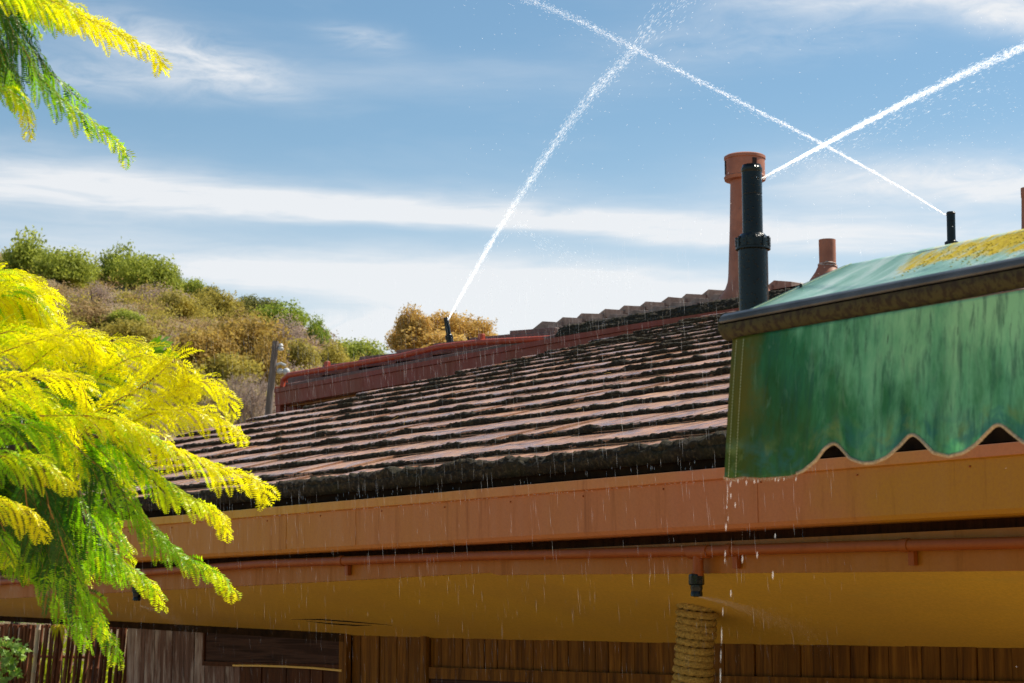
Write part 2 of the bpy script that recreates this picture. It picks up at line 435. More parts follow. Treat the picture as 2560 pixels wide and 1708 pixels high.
SKY = [(-700, 560), (-300, 590), (0, 640), (120, 632), (180, 672), (240, 690), (330, 680), (420, 725), (520, 750), (590, 775), (660, 790), (740, 820),
       (800, 850), (870, 880), (960, 905), (1100, 930), (1300, 960), (1700, 1080), (2200, 1250), (2900, 1400)]
def ridge_z(x, Y):                  # hill crest height seen toward that side, at the crest distance
    px = CX + F * (x / Y) / 1.0
    py = np.interp(px, [a for a, b in SKY], [b for a, b in SKY])
    return at(px, py, 105.0)[2]
CREST = 105.0
def hill_z(x, Y):
    t = min(max((Y - 34) / (CREST - 34), 0), 1)
    zc = max(ridge_z(x * CREST / max(Y, 30), CREST), 0)
    lo = -.3
    z = lo + (zc - lo) * (t ** 0.80)
    if Y > CREST: z = zc - (Y - CREST) * .35
    z += .5 * noise.noise(Vector((x * .08, Y * .08, 0))) * min(t * 4, 1) + .18 * noise.noise(Vector((x * .5, Y * .5, 3))) * min(t * 4, 1)
    return z
xs = np.linspace(-62, 75, 120); ys = np.linspace(34, 150, 90)
v = [(x * (.45 + .55 * y / 105), y, hill_z(x * (.45 + .55 * y / 105), y)) for y in ys for x in xs]
f = [(j * 120 + i, j * 120 + i + 1, (j + 1) * 120 + i + 1, (j + 1) * 120 + i) for j in range(89) for i in range(119)]
def f_hill(t):
    p = wpos(t)
    c = t.ramp(t.noise(p, .35, 8, .7), [(.3, (.24, .17, .08)), (.46, (.36, .25, .13)), (.6, (.46, .33, .18)), (.75, (.56, .37, .25))])
    c = t.mix(t.ramp(t.noise(p, 2.2, 6, .75), [(.45, 0.0), (.65, .7)]), c, (.24, .21, .08))
    return pbsdf(t, c, .95, t.bump(t.noise(p, 3, 8, .75), 1.0, .4))
link('hillside', mesh('hillside', v, f), mat('dry_hillside_earth', f_hill), kind='structure', smooth=True)
def on_hill(px, py, Ymax=104):
    r = ray(px, py); r = r / r[1]
    for Y in np.arange(36, Ymax, .5):
        P = CAM + r * Y
        if P[2] <= hill_z(P[0], Y): return P
    P = CAM + r * Ymax; P[2] = hill_z(P[0], Ymax); return P

# leaf-clump crowns (unit size), shared
def crown_mesh(name, n, leaf, seed, lobes=9, flat=.75, hollow=.55):
    r = np.random.default_rng(seed)
    c = r.normal(size=(lobes, 3)); c /= np.linalg.norm(c, axis=1)[:, None]; c *= r.uniform(.35, .72, (lobes, 1)); c[:, 2] = np.abs(c[:, 2]) * flat
    rad = r.uniform(.20, .46, lobes)
    w = rad ** 2 / np.sum(rad ** 2); k = r.choice(lobes, n, p=w)
    d = r.normal(size=(n, 3)); d /= np.linalg.norm(d, axis=1)[:, None]
    bump_ = 1 + .22 * np.sin(d[:, 0] * 7 + k) * np.sin(d[:, 1] * 6 + 2 * k) * np.sin(d[:, 2] * 8 + k * 3)
    P = c[k] + d * (rad[k] * bump_ * r.uniform(hollow, 1.12, n) ** .6)[:, None] + r.normal(0, .02, (n, 3))
    P[:, 2] = np.maximum(P[:, 2], -.12)
    a = r.normal(size=(n, 3)); a /= np.linalg.norm(a, axis=1)[:, None]
    nrm = d + r.normal(size=(n, 3)) * .7
    b = np.cross(a, nrm); b /= np.linalg.norm(b, axis=1)[:, None] + 1e-9
    a2 = np.cross(b, nrm); a2 /= np.linalg.norm(a2, axis=1)[:, None] + 1e-9
    s = leaf * r.uniform(.6, 1.4, n)[:, None]
    V = np.stack([P - a2 * s, P - b * s * .5, P + a2 * s, P + b * s * .5], 1).reshape(-1, 3)
    return npmesh(name, V, quads=np.arange(4 * n).reshape(-1, 4))
CR = [crown_mesh('crown', 6500, .046, 20 + i, 17 + 2 * i, .8, .2) for i in range(5)]
CRT = [crown_mesh('crown', 2600, .030, 40 + i, 12, .9, .1) for i in range(2)]
tw = MB()
for i in range(7):
    a = i * 2.4; tw.tube([(0, 0, -.5), (.1 * math.cos(a), .1 * math.sin(a), -.1), (.35 * math.cos(a), .35 * math.sin(a), .4)], [.035, .022, .008], 5)
TRUNK = mesh('trunk', tw.v, tw.f); TRUNK.materials.append(M_bark)
def shrub(name, px, py, wpx, hpx, m, label, cat='shrub', group='shrubs on the hillside', var=0, P=None, twig=False):
    """crown centred near (px, py) on the slope, wpx wide, hpx high"""
    if P is None: P = on_hill(px, py + hpx * .42)
    k = P[1] / F
    sxx, szz = wpx * .5 * k * 1.40, hpx * k * 1.12
    root = empty(name, P, label, cat, group)
    me = (CRT if twig else CR)[var % (2 if twig else 5)]
    o = bpy.data.objects.new('crown', me); COL.objects.link(o)
    if len(me.materials) == 0: me.materials.append(m)
    o.material_slots[0].link = 'OBJECT'; o.material_slots[0].material = m
    o.parent = root; o.location = (0, 0, szz * .12); o.scale = (sxx, sxx * .8, szz); o.rotation_euler[2] = random.uniform(0, 6.28)
    t = bpy.data.objects.new('trunk', TRUNK); COL.objects.link(t); t.parent = root
    t.scale = (sxx, sxx * .8, szz); t.location = (0, 0, szz * .12)
    return root
shrub('leafy_shrub', 50, 652, 170, 100, B_green, 'wide yellow-green shrub at the far left end of the hill crest', var=0)
shrub('leafy_shrub', 150, 662, 150, 95, B_green, 'green shrub on the crest left of the dip in the skyline', var=1)
shrub('leafy_shrub', 215, 688, 80, 60, B_green, 'low green shrub in the dip of the hill crest', var=2)
shrub('leafy_shrub', 300, 672, 100, 90, B_green, 'green shrub with a pointed top standing out on the crest', var=3)
shrub('leafy_shrub', 365, 682, 130, 95, B_green, 'rounded green shrub, highest bump right of the dip on the crest', var=4)
shrub('leafy_shrub', 425, 712, 70, 60, B_green, 'small green shrub just right of the rounded crest shrub', var=0)
shrub('leafy_shrub', 470, 722, 80, 56, B_green, 'green shrub where the crest begins to fall to the right', var=1)
shrub('leafy_shrub', 515, 738, 70, 40, B_dark, 'low dark shrub on the falling crest', var=2)
shrub('grey_shrub', 230, 740, 130, 60, B_grey, 'grey-brown leafless shrub below the dip in the crest', var=0, twig=True)
shrub('grey_shrub', 400, 745, 160, 60, B_grey, 'grey shrub below the rounded green crest shrub', var=1, twig=True)
shrub('dry_shrub', 210, 790, 150, 60, B_dry, 'brown dry shrub on the bare slope above the feathery tree', var=3)
shrub('olive_shrub', 440, 765, 110, 60, B_olive, 'olive shrub at the upper left edge of the big rusty shrub', var=2)
shrub('olive_shrub', 530, 765, 120, 65, B_olive, 'yellow-olive shrub on the crest above the big rusty shrub', var=3)
shrub('small_tree', 580, 770, 60, 45, B_olive, 'small upright olive tree poking above the falling crest', 'tree', 'trees on the hillside', var=1)
shrub('rusty_shrub', 600, 850, 200, 130, B_rust, 'largest rusty-olive shrub in the middle of the hillside', var=1)
shrub('rusty_shrub', 500, 880, 190, 110, B_rust, 'rusty-olive shrub left of the largest one, above the broad leaves', var=4)
shrub('rusty_shrub', 655, 920, 120, 110, B_rust, 'rusty-olive shrub behind the wooden pole', var=0)
shrub('olive_shrub', 560, 930, 170, 80, B_olive, 'olive shrub between the large rusty shrub and the bare tree', var=4)
shrub('olive_shrub', 330, 830, 140, 56, B_olive, 'low olive shrub left of the large rusty shrubs', var=1)
shrub('green_shrub', 300, 800, 120, 40, B_green, 'flat green shrub below the patch of bare pink earth', var=2)
shrub('dark_shrub', 640, 768, 110, 50, B_dark, 'dark thin shrub on the crest left of the bright green shrub', var=2)
shrub('bright_shrub', 705, 792, 130, 56, B_bright, 'bright green rounded shrub on the falling crest', var=3)
shrub('bright_shrub', 800, 838, 80, 66, B_bright, 'bright green shrub lower down the crest, right of the grey one', var=0)
shrub('grey_shrub', 725, 835, 130, 85, B_grey, 'domed grey leafless shrub below the bright green one', var=0, twig=True)
shrub('olive_shrub', 740, 890, 120, 70, B_olive, 'olive shrub below the domed grey shrub, right of the pole', var=2)
shrub('green_shrub', 880, 880, 140, 72, B_green, 'green shrub at the right end of the crest near the roof', var=1)
shrub('olive_shrub', 820, 900, 120, 60, B_olive, 'olive shrub above the left end of the red gutter', var=0)
shrub('dark_shrub', 930, 905, 90, 45, B_dark, 'last low shrub where the crest goes behind the upper roof', var=4)
shrub('yellow_shrub', 480, 985, 130, 100, B_olive, 'yellow-olive shrub left of the bare pale tree', var=3)
# ground cover nobody could count
def scatter(name, n, m, seed, xr, box, size, per, kind='stuff', bare=None):
    r = np.random.default_rng(seed); Vs = []
    for i in range(n):
        px = r.uniform(*box[0:2]); py = r.uniform(*box[2:4])
        sk = np.interp(px, [a for a, b in SKY], [b for a, b in SKY])
        if py < sk + 4: continue
        P = on_hill(px, py)
        s = size * r.uniform(.5, 1.5) * P[1] / F
        d = r.normal(size=(per, 3)) * [1, .8, .5]; d[:, 2] = np.abs(d[:, 2]); Q = P + d * s * .6
        a = r.normal(size=(per, 3)); a /= np.linalg.norm(a, axis=1)[:, None]; b = np.cross(a, r.normal(size=(per, 3))); b /= np.linalg.norm(b, axis=1)[:, None]
        q = (3.2 * P[1] / F) * r.uniform(.6, 1.5, (per, 1))
        Vs.append(np.stack([Q - a * q, Q - b * q * .5, Q + a * q, Q + b * q * .5], 1).reshape(-1, 3))
    V = np.concatenate(Vs); return link(name, npmesh(name, V, quads=np.arange(len(V)).reshape(-1, 4)), m, kind=kind,
        label=None, cat=None)
o = scatter('green_scrub', 420, B_olive, 3, 0, (-150, 960, 650, 1110), 40, 300)
o['label'] = 'low olive scrub covering the hillside between the shrubs'; o['category'] = 'scrub'
o = scatter('dry_brush', 380, B_dry, 4, 0, (-150, 960, 650, 1110), 34, 240)
o['label'] = 'dry brown brush covering the hillside between the shrubs'; o['category'] = 'brush'
o = scatter('twiggy_brush', 200, B_grey, 5, 0, (380, 960, 840, 1110), 26, 220)
o['label'] = 'grey twiggy brush low on the hillside behind the roof corner'; o['category'] = 'brush'

# autumn-gold tree behind the upper roof
R = empty('golden_tree', (at(1080, 900, 62)[0], 62, hill_z(at(1080, 900, 62)[0], 62)), 'golden-yellow leafy tree showing above the upper roof behind the small sprinkler', 'tree')
zc = at(1080, 815, 62)[2]
for (px, py, w, h, i) in ((1042, 806, 88, 84, 0), (1010, 838, 90, 80, 1), (1105, 812, 110, 84, 2), (1165, 822, 120, 78, 3), (1210, 846, 95, 60, 4), (1090, 856, 190, 80, 0)):
    P = at(px, py, 62 + (i - 2) * .5); k = 62 / F
    o = bpy.data.objects.new('crown', CR[i]); COL.objects.link(o)
    o.material_slots[0].link = 'OBJECT'; o.material_slots[0].material = B_gold
    o.parent = R; o.location = Vector(P) - R.location - Vector((0, 0, h * k * .25)); o.scale = (w * .74 * k, w * .6 * k, h * .80 * k); o.rotation_euler[2] = i
tt = MB(); gz = R.location.z
base = np.array([R.location.x, 62, gz - .5])
tt.tube([base, (base[0], 62, zc - 1.2), ], [.28, .16], 8)
for px, py in ((1015, 840), (1045, 810), (1110, 815), (1170, 825), (1205, 845)):
    tt.tube([(base[0], 62, zc - 2.0), at(px, py + 30, 62), at(px, py, 62)], [.12, .07, .02], 6)
tt.build('trunk', M_bark, R)

# bare pale tree low on the slope
BP = on_hill(615, 1090); BP = np.array(BP)
M_pale = mat('bleached_branches', lambda t: pbsdf(t, t.ramp(t.noise(wpos(t), 3, 4), [(.3, (.30, .21, .16)), (.7, (.50, .40, .33))]), .8))
bt = MB(); rr = random.Random(5)
def grow(P, d, L, r, dep):
    Q = P + d * L; bt.tube([P, P + d * L * .5 + np.array([rr.uniform(-.06, .06)] * 3) * L, Q], [r, r * .8, r * .62], 5, cap=False)
    if dep == 0: return
    for i in range(3 if dep > 1 else 4):
        nd = d + np.array([rr.uniform(-.85, .85), rr.uniform(-.6, .6), rr.uniform(-.35, .6)]); nd /= np.linalg.norm(nd)
        grow(P + (Q - P) * rr.uniform(.45, 1), nd, L * rr.uniform(.55, .8), r * .6, dep - 1)
kk = BP[1] / F
for a in (-.7, -.35, -.05, .25, .5): grow(BP - np.array([0, 0, .2]), np.array([a, rr.uniform(-.3, .3), 1]) / math.hypot(a, 1.05), 75 * kk, 4.2 * kk, 4)
bare = empty('bare_tree', BP, 'pale leafless branching tree on the slope left of the wooden pole', 'tree')
bt.build('branches', M_pale, bare)
r_ = np.random.default_rng(9); n = 5000
d = r_.normal(size=(n, 3)); d /= np.linalg.norm(d, axis=1)[:, None]; Q = BP + np.array([0, 0, 85 * kk]) + d * np.array([85, 60, 75]) * kk * r_.uniform(.3, 1, (n, 1))
a = r_.normal(size=(n, 3)); a /= np.linalg.norm(a, axis=1)[:, None]; b = np.cross(a, r_.normal(size=(n, 3))); b /= np.linalg.norm(b, axis=1)[:, None]
q = 6 * kk
V = np.stack([Q - a * q, Q - b * q * .09, Q + a * q, Q + b * q * .09], 1).reshape(-1, 3)
o = link('twigs', npmesh('twigs', V, quads=np.arange(len(V)).reshape(-1, 4)), B_grey, kind='stuff'); adopt(o, bare)

# wooden pole with insulator and lamp
PD = 44.0
M_polew = mat('weathered_pole_wood', lambda t: pbsdf(t, t.ramp(t.noise(t.mapping(wpos(t), (9, 9, 1)), 1, 6, .7), [(.3, (.09, .065, .05)), (.7, (.24, .18, .15))]), .8))
M_white = mat('white_enamel', lambda t: pbsdf(t, (.5, .5, .5), .5))
pt, pb = at(689, 853, PD), at(668, 1065, PD); dirp = (pt - pb) / np.linalg.norm(pt - pb)
gb = pb - dirp * (pb[2] - 0) / dirp[2]
pole = empty('utility_pole', gb, 'leaning weathered wooden pole with a white lamp on the slope left of the red gutter', 'pole')
q = MB(); q.tube([gb, pb, pt], [.12, .085, .07], 12); q.build('shaft', M_polew, pole, smooth=True)
q = MB(); c = at(702, 868, PD); q.lathe(c - np.array([0, 0, .09]), [(.02, 0), (.06, .02), (.07, .06), (.04, .09), (.06, .12), (.03, .17)], 12)
q.tube([at(690, 868, PD), at(703, 870, PD)], .02, 6); q.build('insulator', M_white, pole, smooth=True)
q = MB(); q.tube([at(683, 922, PD), at(690, 912, PD), at(702, 908, PD), at(714, 914, PD)], .03, 8); q.build('lamp_arm', M_white, pole, smooth=True)
q = MB(); c = at(716, 925, PD); q.lathe(c - np.array([0, 0, .1]), [(.02, -.02), (.06, .0), (.085, .05), (.07, .11), (.03, .14)], 14); q.build('lamp_head', M_white, pole, smooth=True)
q = MB(); c = at(700, 928, PD); q.lathe(c - np.array([0, 0, .07]), [(.02, 0), (.07, .03), (.08, .08), (.03, .13)], 12); q.build('junction_cap', M_white, pole, smooth=True)
#@@PART2
# ================================================================== HOUSE
GROUND_Z = -E0[2]                                   # ground, in house coordinates
ALPHA = math.radians(18)
house = empty('house', HP(8, 1.5, GROUND_Z), 'low brown house with a mossy wet tiled roof, ochre soffit and plank walls', 'house')
def KP(k): return .15 + .42 * k * math.cos(ALPHA), .112 + .42 * k * math.sin(ALPHA)
kpos = [j * 1.0267 for j in range(10)] + [10.09, 10.87, 11.65, 12.3, 12.95, 13.55, 14.15, 14.75, 15.35, 15.85]
def hip_s(k): return 10.54 + (9.24 - k) * .67 if k < 9.24 else 10.54 - (k - 9.24) * .62
ROW0 = -4.0
S_END = -4.5
def pxy(P):
    d = np.array(P) - CAM; q = d[1] * cp + d[2] * sp; return CX + F * d[0] / q, CY - F * (-d[1] * sp + d[2] * cp) / q

def extrude(prof, pts, closed=True):
    """profile of (outward-into-house u, z) swept along a list of points in the world"""
    m = MB(); n = len(prof); v = []
    for P in pts:
        for (uu, zz) in prof: v.append(P + U * uu + Z * zz)
    f = []
    for k in range(len(pts) - 1):
        for i in range(n if closed else n - 1):
            j = (i + 1) % n; f.append((k * n + i, (k + 1) * n + i, (k + 1) * n + j, k * n + j))
    if closed: f += [tuple(range(n)), tuple(reversed(range((len(pts) - 1) * n, len(pts) * n)))]
    m.add(v, f); return m

# roof: underlay sheet, tiles one by one, moss ridges
rf = MB()
def plane_pt(k, s, dz=0): u, z = KP(k); return HP(s, u, z + dz)
L = [plane_pt(k, hip_s(k) - .03, -.02) for k in kpos]; Rr = [plane_pt(k, ROW0, -.02) for k in kpos]
n = len(kpos)
rf.add(L + Rr, [(i, n + i, n + i + 1, i + 1) for i in range(n - 1)])
u_t, z_t = KP(15.85)
n = len(L); rf.add([x - Z * .03 for x in L] + [HP(hip_s(0) + .1, 12, .10)], [(i, i + 1, n) for i in range(n - 1)])       # far side of the hip, falling away
roof = rf.build('roof', M_black, house)

TL = .5
def tile_mesh(seed, w=.61):
    """one flat clay tile: rounded nose, thin lip underneath, slightly warped; x along eave, y up the slope"""
    r = random.Random(seed); nx = 6
    prof = [(.004, .000), (-.010, .002), (-.010, .008), (-.001, .010), (-.004, .014), (-.006, .026), (.004, .033), (.06, .032), (TL, .000), (TL, -.012)]
    v = []; f = []; m = len(prof); wv = [r.uniform(-.0035, .0035) for _ in range(nx + 1)]
    for i in range(nx + 1):
        x = (i / nx - .5) * w; nose = r.uniform(-.004, .004)
        for j, (y, z) in enumerate(prof):
            k = 1 if y < .1 else 0
            v.append((x, y + nose * k, z + wv[i] * k * (1 if z > .01 else .6)))
    for i in range(nx):
        for j in range(m): f.append((i * m + j, i * m + (j + 1) % m, (i + 1) * m + (j + 1) % m, (i + 1) * m + j))
    f += [tuple(reversed(range(m))), tuple(range(nx * m, nx * m + m))]
    return mesh('tile', v, f)
TILES = [tile_mesh(i) for i in range(6)]
for t_ in TILES: t_.materials.append(M_tile)
TILES2 = [tile_mesh(20 + i) for i in range(3)]
for t_ in TILES2: t_.materials.append(M_tile2)
Gv, Uv = Vector(G), Vector(U)
slope_dir = Vector(U * math.cos(ALPHA) + Z * math.sin(ALPHA)); nrm_dir = Gv.cross(slope_dir)
if nrm_dir.z < 0: nrm_dir = -nrm_dir
def tile_matrix(P, sy=1, roll=0, sx=1, lift=0, yaw=0):
    X = slope_dir.cross(nrm_dir)                       # right-handed frame
    M = Matrix((X, slope_dir, nrm_dir)).transposed().to_4x4()
    M.translation = Vector(P) + nrm_dir * lift
    return M @ Matrix.Rotation(yaw, 4, 'Z') @ Matrix.Rotation(roll, 4, 'Y') @ Matrix.Diagonal((sx, sy, 1, 1))
rr = random.Random(11); ntile = 0
extra = MB()
for j in range(len(kpos) - 1):
    k = kpos[j]; g_ = (kpos[j + 1] - k) * .42
    s_end = hip_s(k) - .0
    w = .61
    s = s_end - w / 2 + (0 if j % 2 else w * .5)
    first = True
    while s > ROW0:
        sx = 1.0; sc = s
        if s + w / 2 > s_end:                      # cut tile against the hip
            lo = s - w / 2; wid = s_end - lo
            if wid < .08: s -= w; continue
            sc = lo + wid / 2; sx = wid / w
        P = plane_pt(k, sc)
        M = tile_matrix(P, (g_ + .06) / TL, rr.gauss(0, .010), sx * .985, rr.uniform(-.003, .009), rr.gauss(0, .012))
        if -120 < pxy(P)[0] < 1900:
            o = bpy.data.objects.new('tile', TILES[rr.randrange(6)]); COL.objects.link(o); o.matrix_world = M
            o.parent = roof; ntile += 1
        else:
            t_ = TILES[rr.randrange(6)]
            extra.add([M @ v_.co for v_ in t_.vertices], [tuple(p.vertices) for p in t_.polygons])
        s -= w
print('tiles', ntile)
o = extra.build('tiles_beyond', M_tile, roof, kind='stuff')

def moss_ridge(pts, seed, size=1.0, hang=0.0, cover=.0, dens=.012):
    """lumpy moss cushion growing along a line of tile noses; pts = world polyline of the nose foot"""
    A = np.array(pts[0]); B = np.array(pts[1]); Lh = np.linalg.norm(B - A); m = int(Lh / dens)
    sd_ = np.array(slope_dir); nd_ = np.array(nrm_dir)
    prof = [(-.001, .009 - hang), (-.008, .010 - hang), (-.014, .018 - hang * .5), (-.017, .028), (-.010, .036), (.004, .040), (.020, .038), (.034, .033), (.048, .022)]
    n_ = len(prof); V = np.zeros((m + 1, n_, 3)); nz = noise.noise
    for i in range(m + 1):
        q = A + (B - A) * i / m; s_ = i * dens
        a = .42 + 1.05 * nz(Vector((s_ * 2.2, seed * 7.3, 0))) + .55 * nz(Vector((s_ * 7.5, seed * 3.1, 5)))
        a = min(max(a + cover, .05), 1.35)
        lump = max(nz(Vector((s_ * 3.1, seed * 9.7, 9))) - .12, 0) * 2.0 + max(nz(Vector((s_ * 11, seed * 4.4, 2))), 0) * .7
        for c, (y, z) in enumerate(prof):
            fn = 1.5 * nz(Vector((s_ * 27, c * 1.1, seed))) + .9 * nz(Vector((s_ * 70, c * 2.9, seed + 3)))
            ty = y * (.6 + .55 * a) + (0 if c > 6 else -.0055 * fn)
            if z > .025: zz = .025 + (z - .025) * (.45 + .65 * a) + (lump * .016 * size if 3 <= c <= 6 else 0) + .0066 * fn
            else: zz = z + (.003 * fn if c > 0 else 0)
            if c == n_ - 1: zz = .022
            V[i, c] = q + sd_ * ty * size + nd_ * (zz * size if size > 1 else zz)
    i_, c_ = np.meshgrid(np.arange(m), np.arange(n_ - 1), indexing='ij')
    a0 = (i_ * n_ + c_).ravel(); Q = np.stack([a0, a0 + n_, a0 + n_ + 1, a0 + 1], 1)
    return V.reshape(-1, 3), Q
MV = []; MQ = []; off = 0
for j in range(len(kpos) - 1):
    k = kpos[j]
    Vm, Qm = moss_ridge((plane_pt(k, hip_s(k) - .02), plane_pt(k, -.75 + k * .42)), j + 1, 1.0 if j else 1.45, 0 if j else .012, .05 if j else .5, .012 if j > 9 else .010)
    MV.append(Vm); MQ.append(Qm + off); off += len(Vm)
# second, lower moss layer on the under-eave tile edge
Vm, Qm = moss_ridge((HP(hip_s(0) - .1, .135, .085), HP(-.75, .135, .085)), 77, 1.35, .02, .5, .010)
MV.append(Vm); MQ.append(Qm + off); off += len(Vm)
o = link('moss', npmesh('moss', np.concatenate(MV), quads=np.concatenate(MQ)), M_moss, kind='stuff', smooth=True); adopt(o, roof)
# under-eave board carrying the first course
m_ = extrude([(.15, .03), (.15, .12), (.30, .17), (.30, .03)], [HP(16.6, 0, 0), HP(ROW0, 0, 0)]); m_.build('eave_board', M_trim, roof)
# a few dry twigs and straws caught on the moss
tw_ = MB()
for (px, py, L_, a) in ((1010, 1062, 22, 1.3), (700, 1135, 16, 1.5), (1440, 1025, 14, .3), (1510, 935, 18, .2), (980, 1050, 18, .5), (672, 1160, 14, .9), (1100, 1110, 20, .5)):
    P = hit(px, py, np.array(nrm_dir), plane_pt(0, 0, .05)); k_ = P[1] / F; d_ = np.array([math.cos(a), .1, math.sin(a)])
    tw_.tube([P, P + d_ * L_ * k_ * .5 + Z * .003, P + d_ * L_ * k_], .0012, 4)
tw_.build('twigs', M_strip, roof, kind='stuff')

# gutter along the eave
gut = extrude([(.012, -.004), (-.016, 0), (-.018, -.046), (-.002, -.052), (0, -.262), (.012, -.282), (.03, -.29), (.15, -.29), (.15, .02), (.145, .02), (.145, -.283), (.03, -.283), (.006, -.262)],
              [HP(s_, 0, 0) for s_ in np.linspace(16.9, S_END, 60)]).build('gutter', M_gutter, house)
extrude([(-.0205, .002), (-.0205, -.044), (-.0185, -.046), (-.0165, -.002), (.014, -.0005), (.016, .004), (-.017, .006)], [HP(s_, 0, 0) for s_ in np.linspace(16.9, S_END, 40)]).build('rim', M_lip, gut)
for s_ in (to_su(at_u(716, 1330, 0))[0], to_su(at_u(890, 1330, 0))[0], to_su(at_u(1895, 1250, 0))[0], to_su(at_u(400, 1360, 0))[0]):
    m_ = MB(); m_.hbox(s_, s_ + .012, -.0045, .001, -.262, -.053); m_.build('joint_strap', M_gutter, gut)

rr_ = random.Random(4)
for s_ in np.arange(-1.6, 12, .61):
    m_ = MB(); P = HP(s_ + rr_.uniform(-.03, .03), -.003, -.075 + rr_.uniform(-.004, .004)); m_.lathe(P, [(.0045, -.002), (.0045, .003), (.002, .0045)], 8, -U); m_.build('screw', M_pipe, gut)
# fascia board under the gutter, kinked where two boards meet
FB = [(-300, 1513), (0, 1497), (582, 1466), (800, 1455), (1200, 1433), (1226, 1432), (1244, 1438), (1300, 1437), (1750, 1434), (2560, 1427), (3300, 1420)]
UF = .09
def board(ptsb, name):
    m = MB(); bs = [to_su(at_u(x, y, UF)) for x, y in ptsb]; v = []; f = []
    for (s_, u_, z_) in bs: v += [HP(s_, UF, -.335), HP(s_, UF + .025, -.335), HP(s_, UF + .025, z_), HP(s_, UF, z_)]
    for i in range(len(bs) - 1):
        for j in range(4): f.append((i * 4 + j, i * 4 + 4 + j, i * 4 + 4 + (j + 1) % 4, i * 4 + (j + 1) % 4))
    f += [(0, 1, 2, 3), tuple(len(v) - 4 + q for q in (3, 2, 1, 0))]
    m.add(v, f); return m.build(name, M_fascia, house)
board(FB[:6], 'fascia_board'); board(FB[5:], 'fascia_board')
m_ = MB(); m_.hbox(S_END, 16.8, .22, .24, -.42, .12); m_.build('gap_shade_sheet', M_plank2, house)  # dark sheet behind the open gap, standing in for shade under the gutter
# soffit sloping down to the head of the wall
UW = 1.4
WT = [(-300, 1524), (0, 1541), (300, 1556), (600, 1573), (800, 1585), (875, 1590), (1100, 1597), (1687, 1610), (2560, 1623), (3300, 1630)]
sfb = [to_su(at_u(x, y, UF + .02)) for x, y in FB]; swt = [to_su(at_u(x, y, UW)) for x, y in WT]
ss = np.linspace(16.5, S_END + .2, 110)
zf = lambda s_: float(np.interp(s_, [q[0] for q in reversed(sfb)], [q[2] for q in reversed(sfb)])) + .012
zw = lambda s_: float(np.interp(s_, [q[0] for q in reversed(swt)], [q[2] for q in reversed(swt)]))
v = []; f = []; NQ = 10
for s_ in ss:
    for j in range(NQ + 1):
        t = j / NQ; sag = .012 * math.sin(math.pi * t) * (1 + .5 * math.sin(s_ * 2.1))
        v.append(HP(s_, UF + .02 + (UW - UF) * t, zf(s_) * (1 - t) + zw(s_) * t - sag * .5))
for i in range(len(ss) - 1):
    for j in range(NQ): a = i * (NQ + 1) + j; f.append((a, a + 1, a + NQ + 2, a + NQ + 1))
sof = link('soffit', mesh('soffit', v, f), M_soffit, smooth=True); adopt(sof, house)
def soffit_pt(px, py, dz=-.012):
    lo, hi = UF, UW
    for _ in range(30):
        mid = (lo + hi) / 2; P = at_u(px, py, mid); s_, u_, z_ = to_su(P); t = (mid - UF) / (UW - UF)
        if z_ > zf(s_) * (1 - t) + zw(s_) * t: lo = mid
        else: hi = mid
    return P + Z * dz
for line in (((728, 1544), (800, 1544), (880, 1550), (980, 1558)), ((765, 1548), (830, 1555), (890, 1559), (930, 1558))):
    m_ = MB(); m_.tube([soffit_pt(*q) for q in line], [.001, .004, .004, .001], 5); m_.build('split_seam', M_trim, sof)
# dark trim board at the head of the wall
m_ = MB()
for i in range(len(WT) - 4):
    pass
pts_ = [(s_, z_) for (s_, u_, z_) in swt[:6]]; v = []; f = []
for s_, z_ in pts_: v += [HP(s_, UW - .05, z_ + .03), HP(s_, UW + .03, z_ + .03), HP(s_, UW + .03, z_ - .042), HP(s_, UW - .05, z_ - .042)]
for i in range(len(pts_) - 1):
    for j in range(4): f.append((i * 4 + j, i * 4 + 4 + j, i * 4 + 4 + (j + 1) % 4, i * 4 + (j + 1) % 4))
f += [(0, 1, 2, 3), tuple(len(v) - 4 + q for q in (3, 2, 1, 0))]
m_.add(v, f); m_.build('wall_plate', M_trim, house)

# plank wall
def s_at(px, u=UW, py=1650): return to_su(at_u(px, py, u))[0]
def z_at(px, py, u=UW): return to_su(at_u(px, py, u))[2]
def plank_run(px0, px1, w, m, seed, bot=GROUND_Z, top=None, du=0, name='wall_plank', jit=.006):
    r = random.Random(seed); s_, e = s_at(px0), s_at(px1)
    while s_ > e:
        ww = min(w * r.uniform(.85, 1.15), s_ - e + .001); d = r.uniform(-jit, jit) + du
        mm = MB(); z1 = (zw(s_ - ww / 2) + .03) if top is None else top
        mm.hbox(s_ - ww + .005, s_, UW + d, UW + .03 + d, bot, z1); mm.build(name, m, house, bevel=.003); s_ -= ww
plank_run(316, 600, .16, M_grey, 1, name='weathered_plank')
plank_run(600, 862, .16, M_plank2, 2)
plank_run(880, 2900, .117, M_plank, 3)
m_ = MB(); m_.hbox(s_at(2950), s_at(316) - .02, UW + .035, UW + .06, GROUND_Z, zw(-1) + .05); m_.build('wall_core', M_black, house)
for (a, b, d) in ((861, 880, .05), (1062, 1076, .04)):
    m_ = MB(); m_.hbox(s_at(b), s_at(a), UW - d, UW - .007, GROUND_Z, zw(s_at(a)) + .02); m_.build('door_post', M_plank, house, bevel=.004)
# return wall at the open left end
m_ = MB(); m_.hbox(s_at(316) - .03, s_at(316) + .0, UW + .035, UW + 4, GROUND_Z, .1); m_.build('end_wall', M_grey, house)
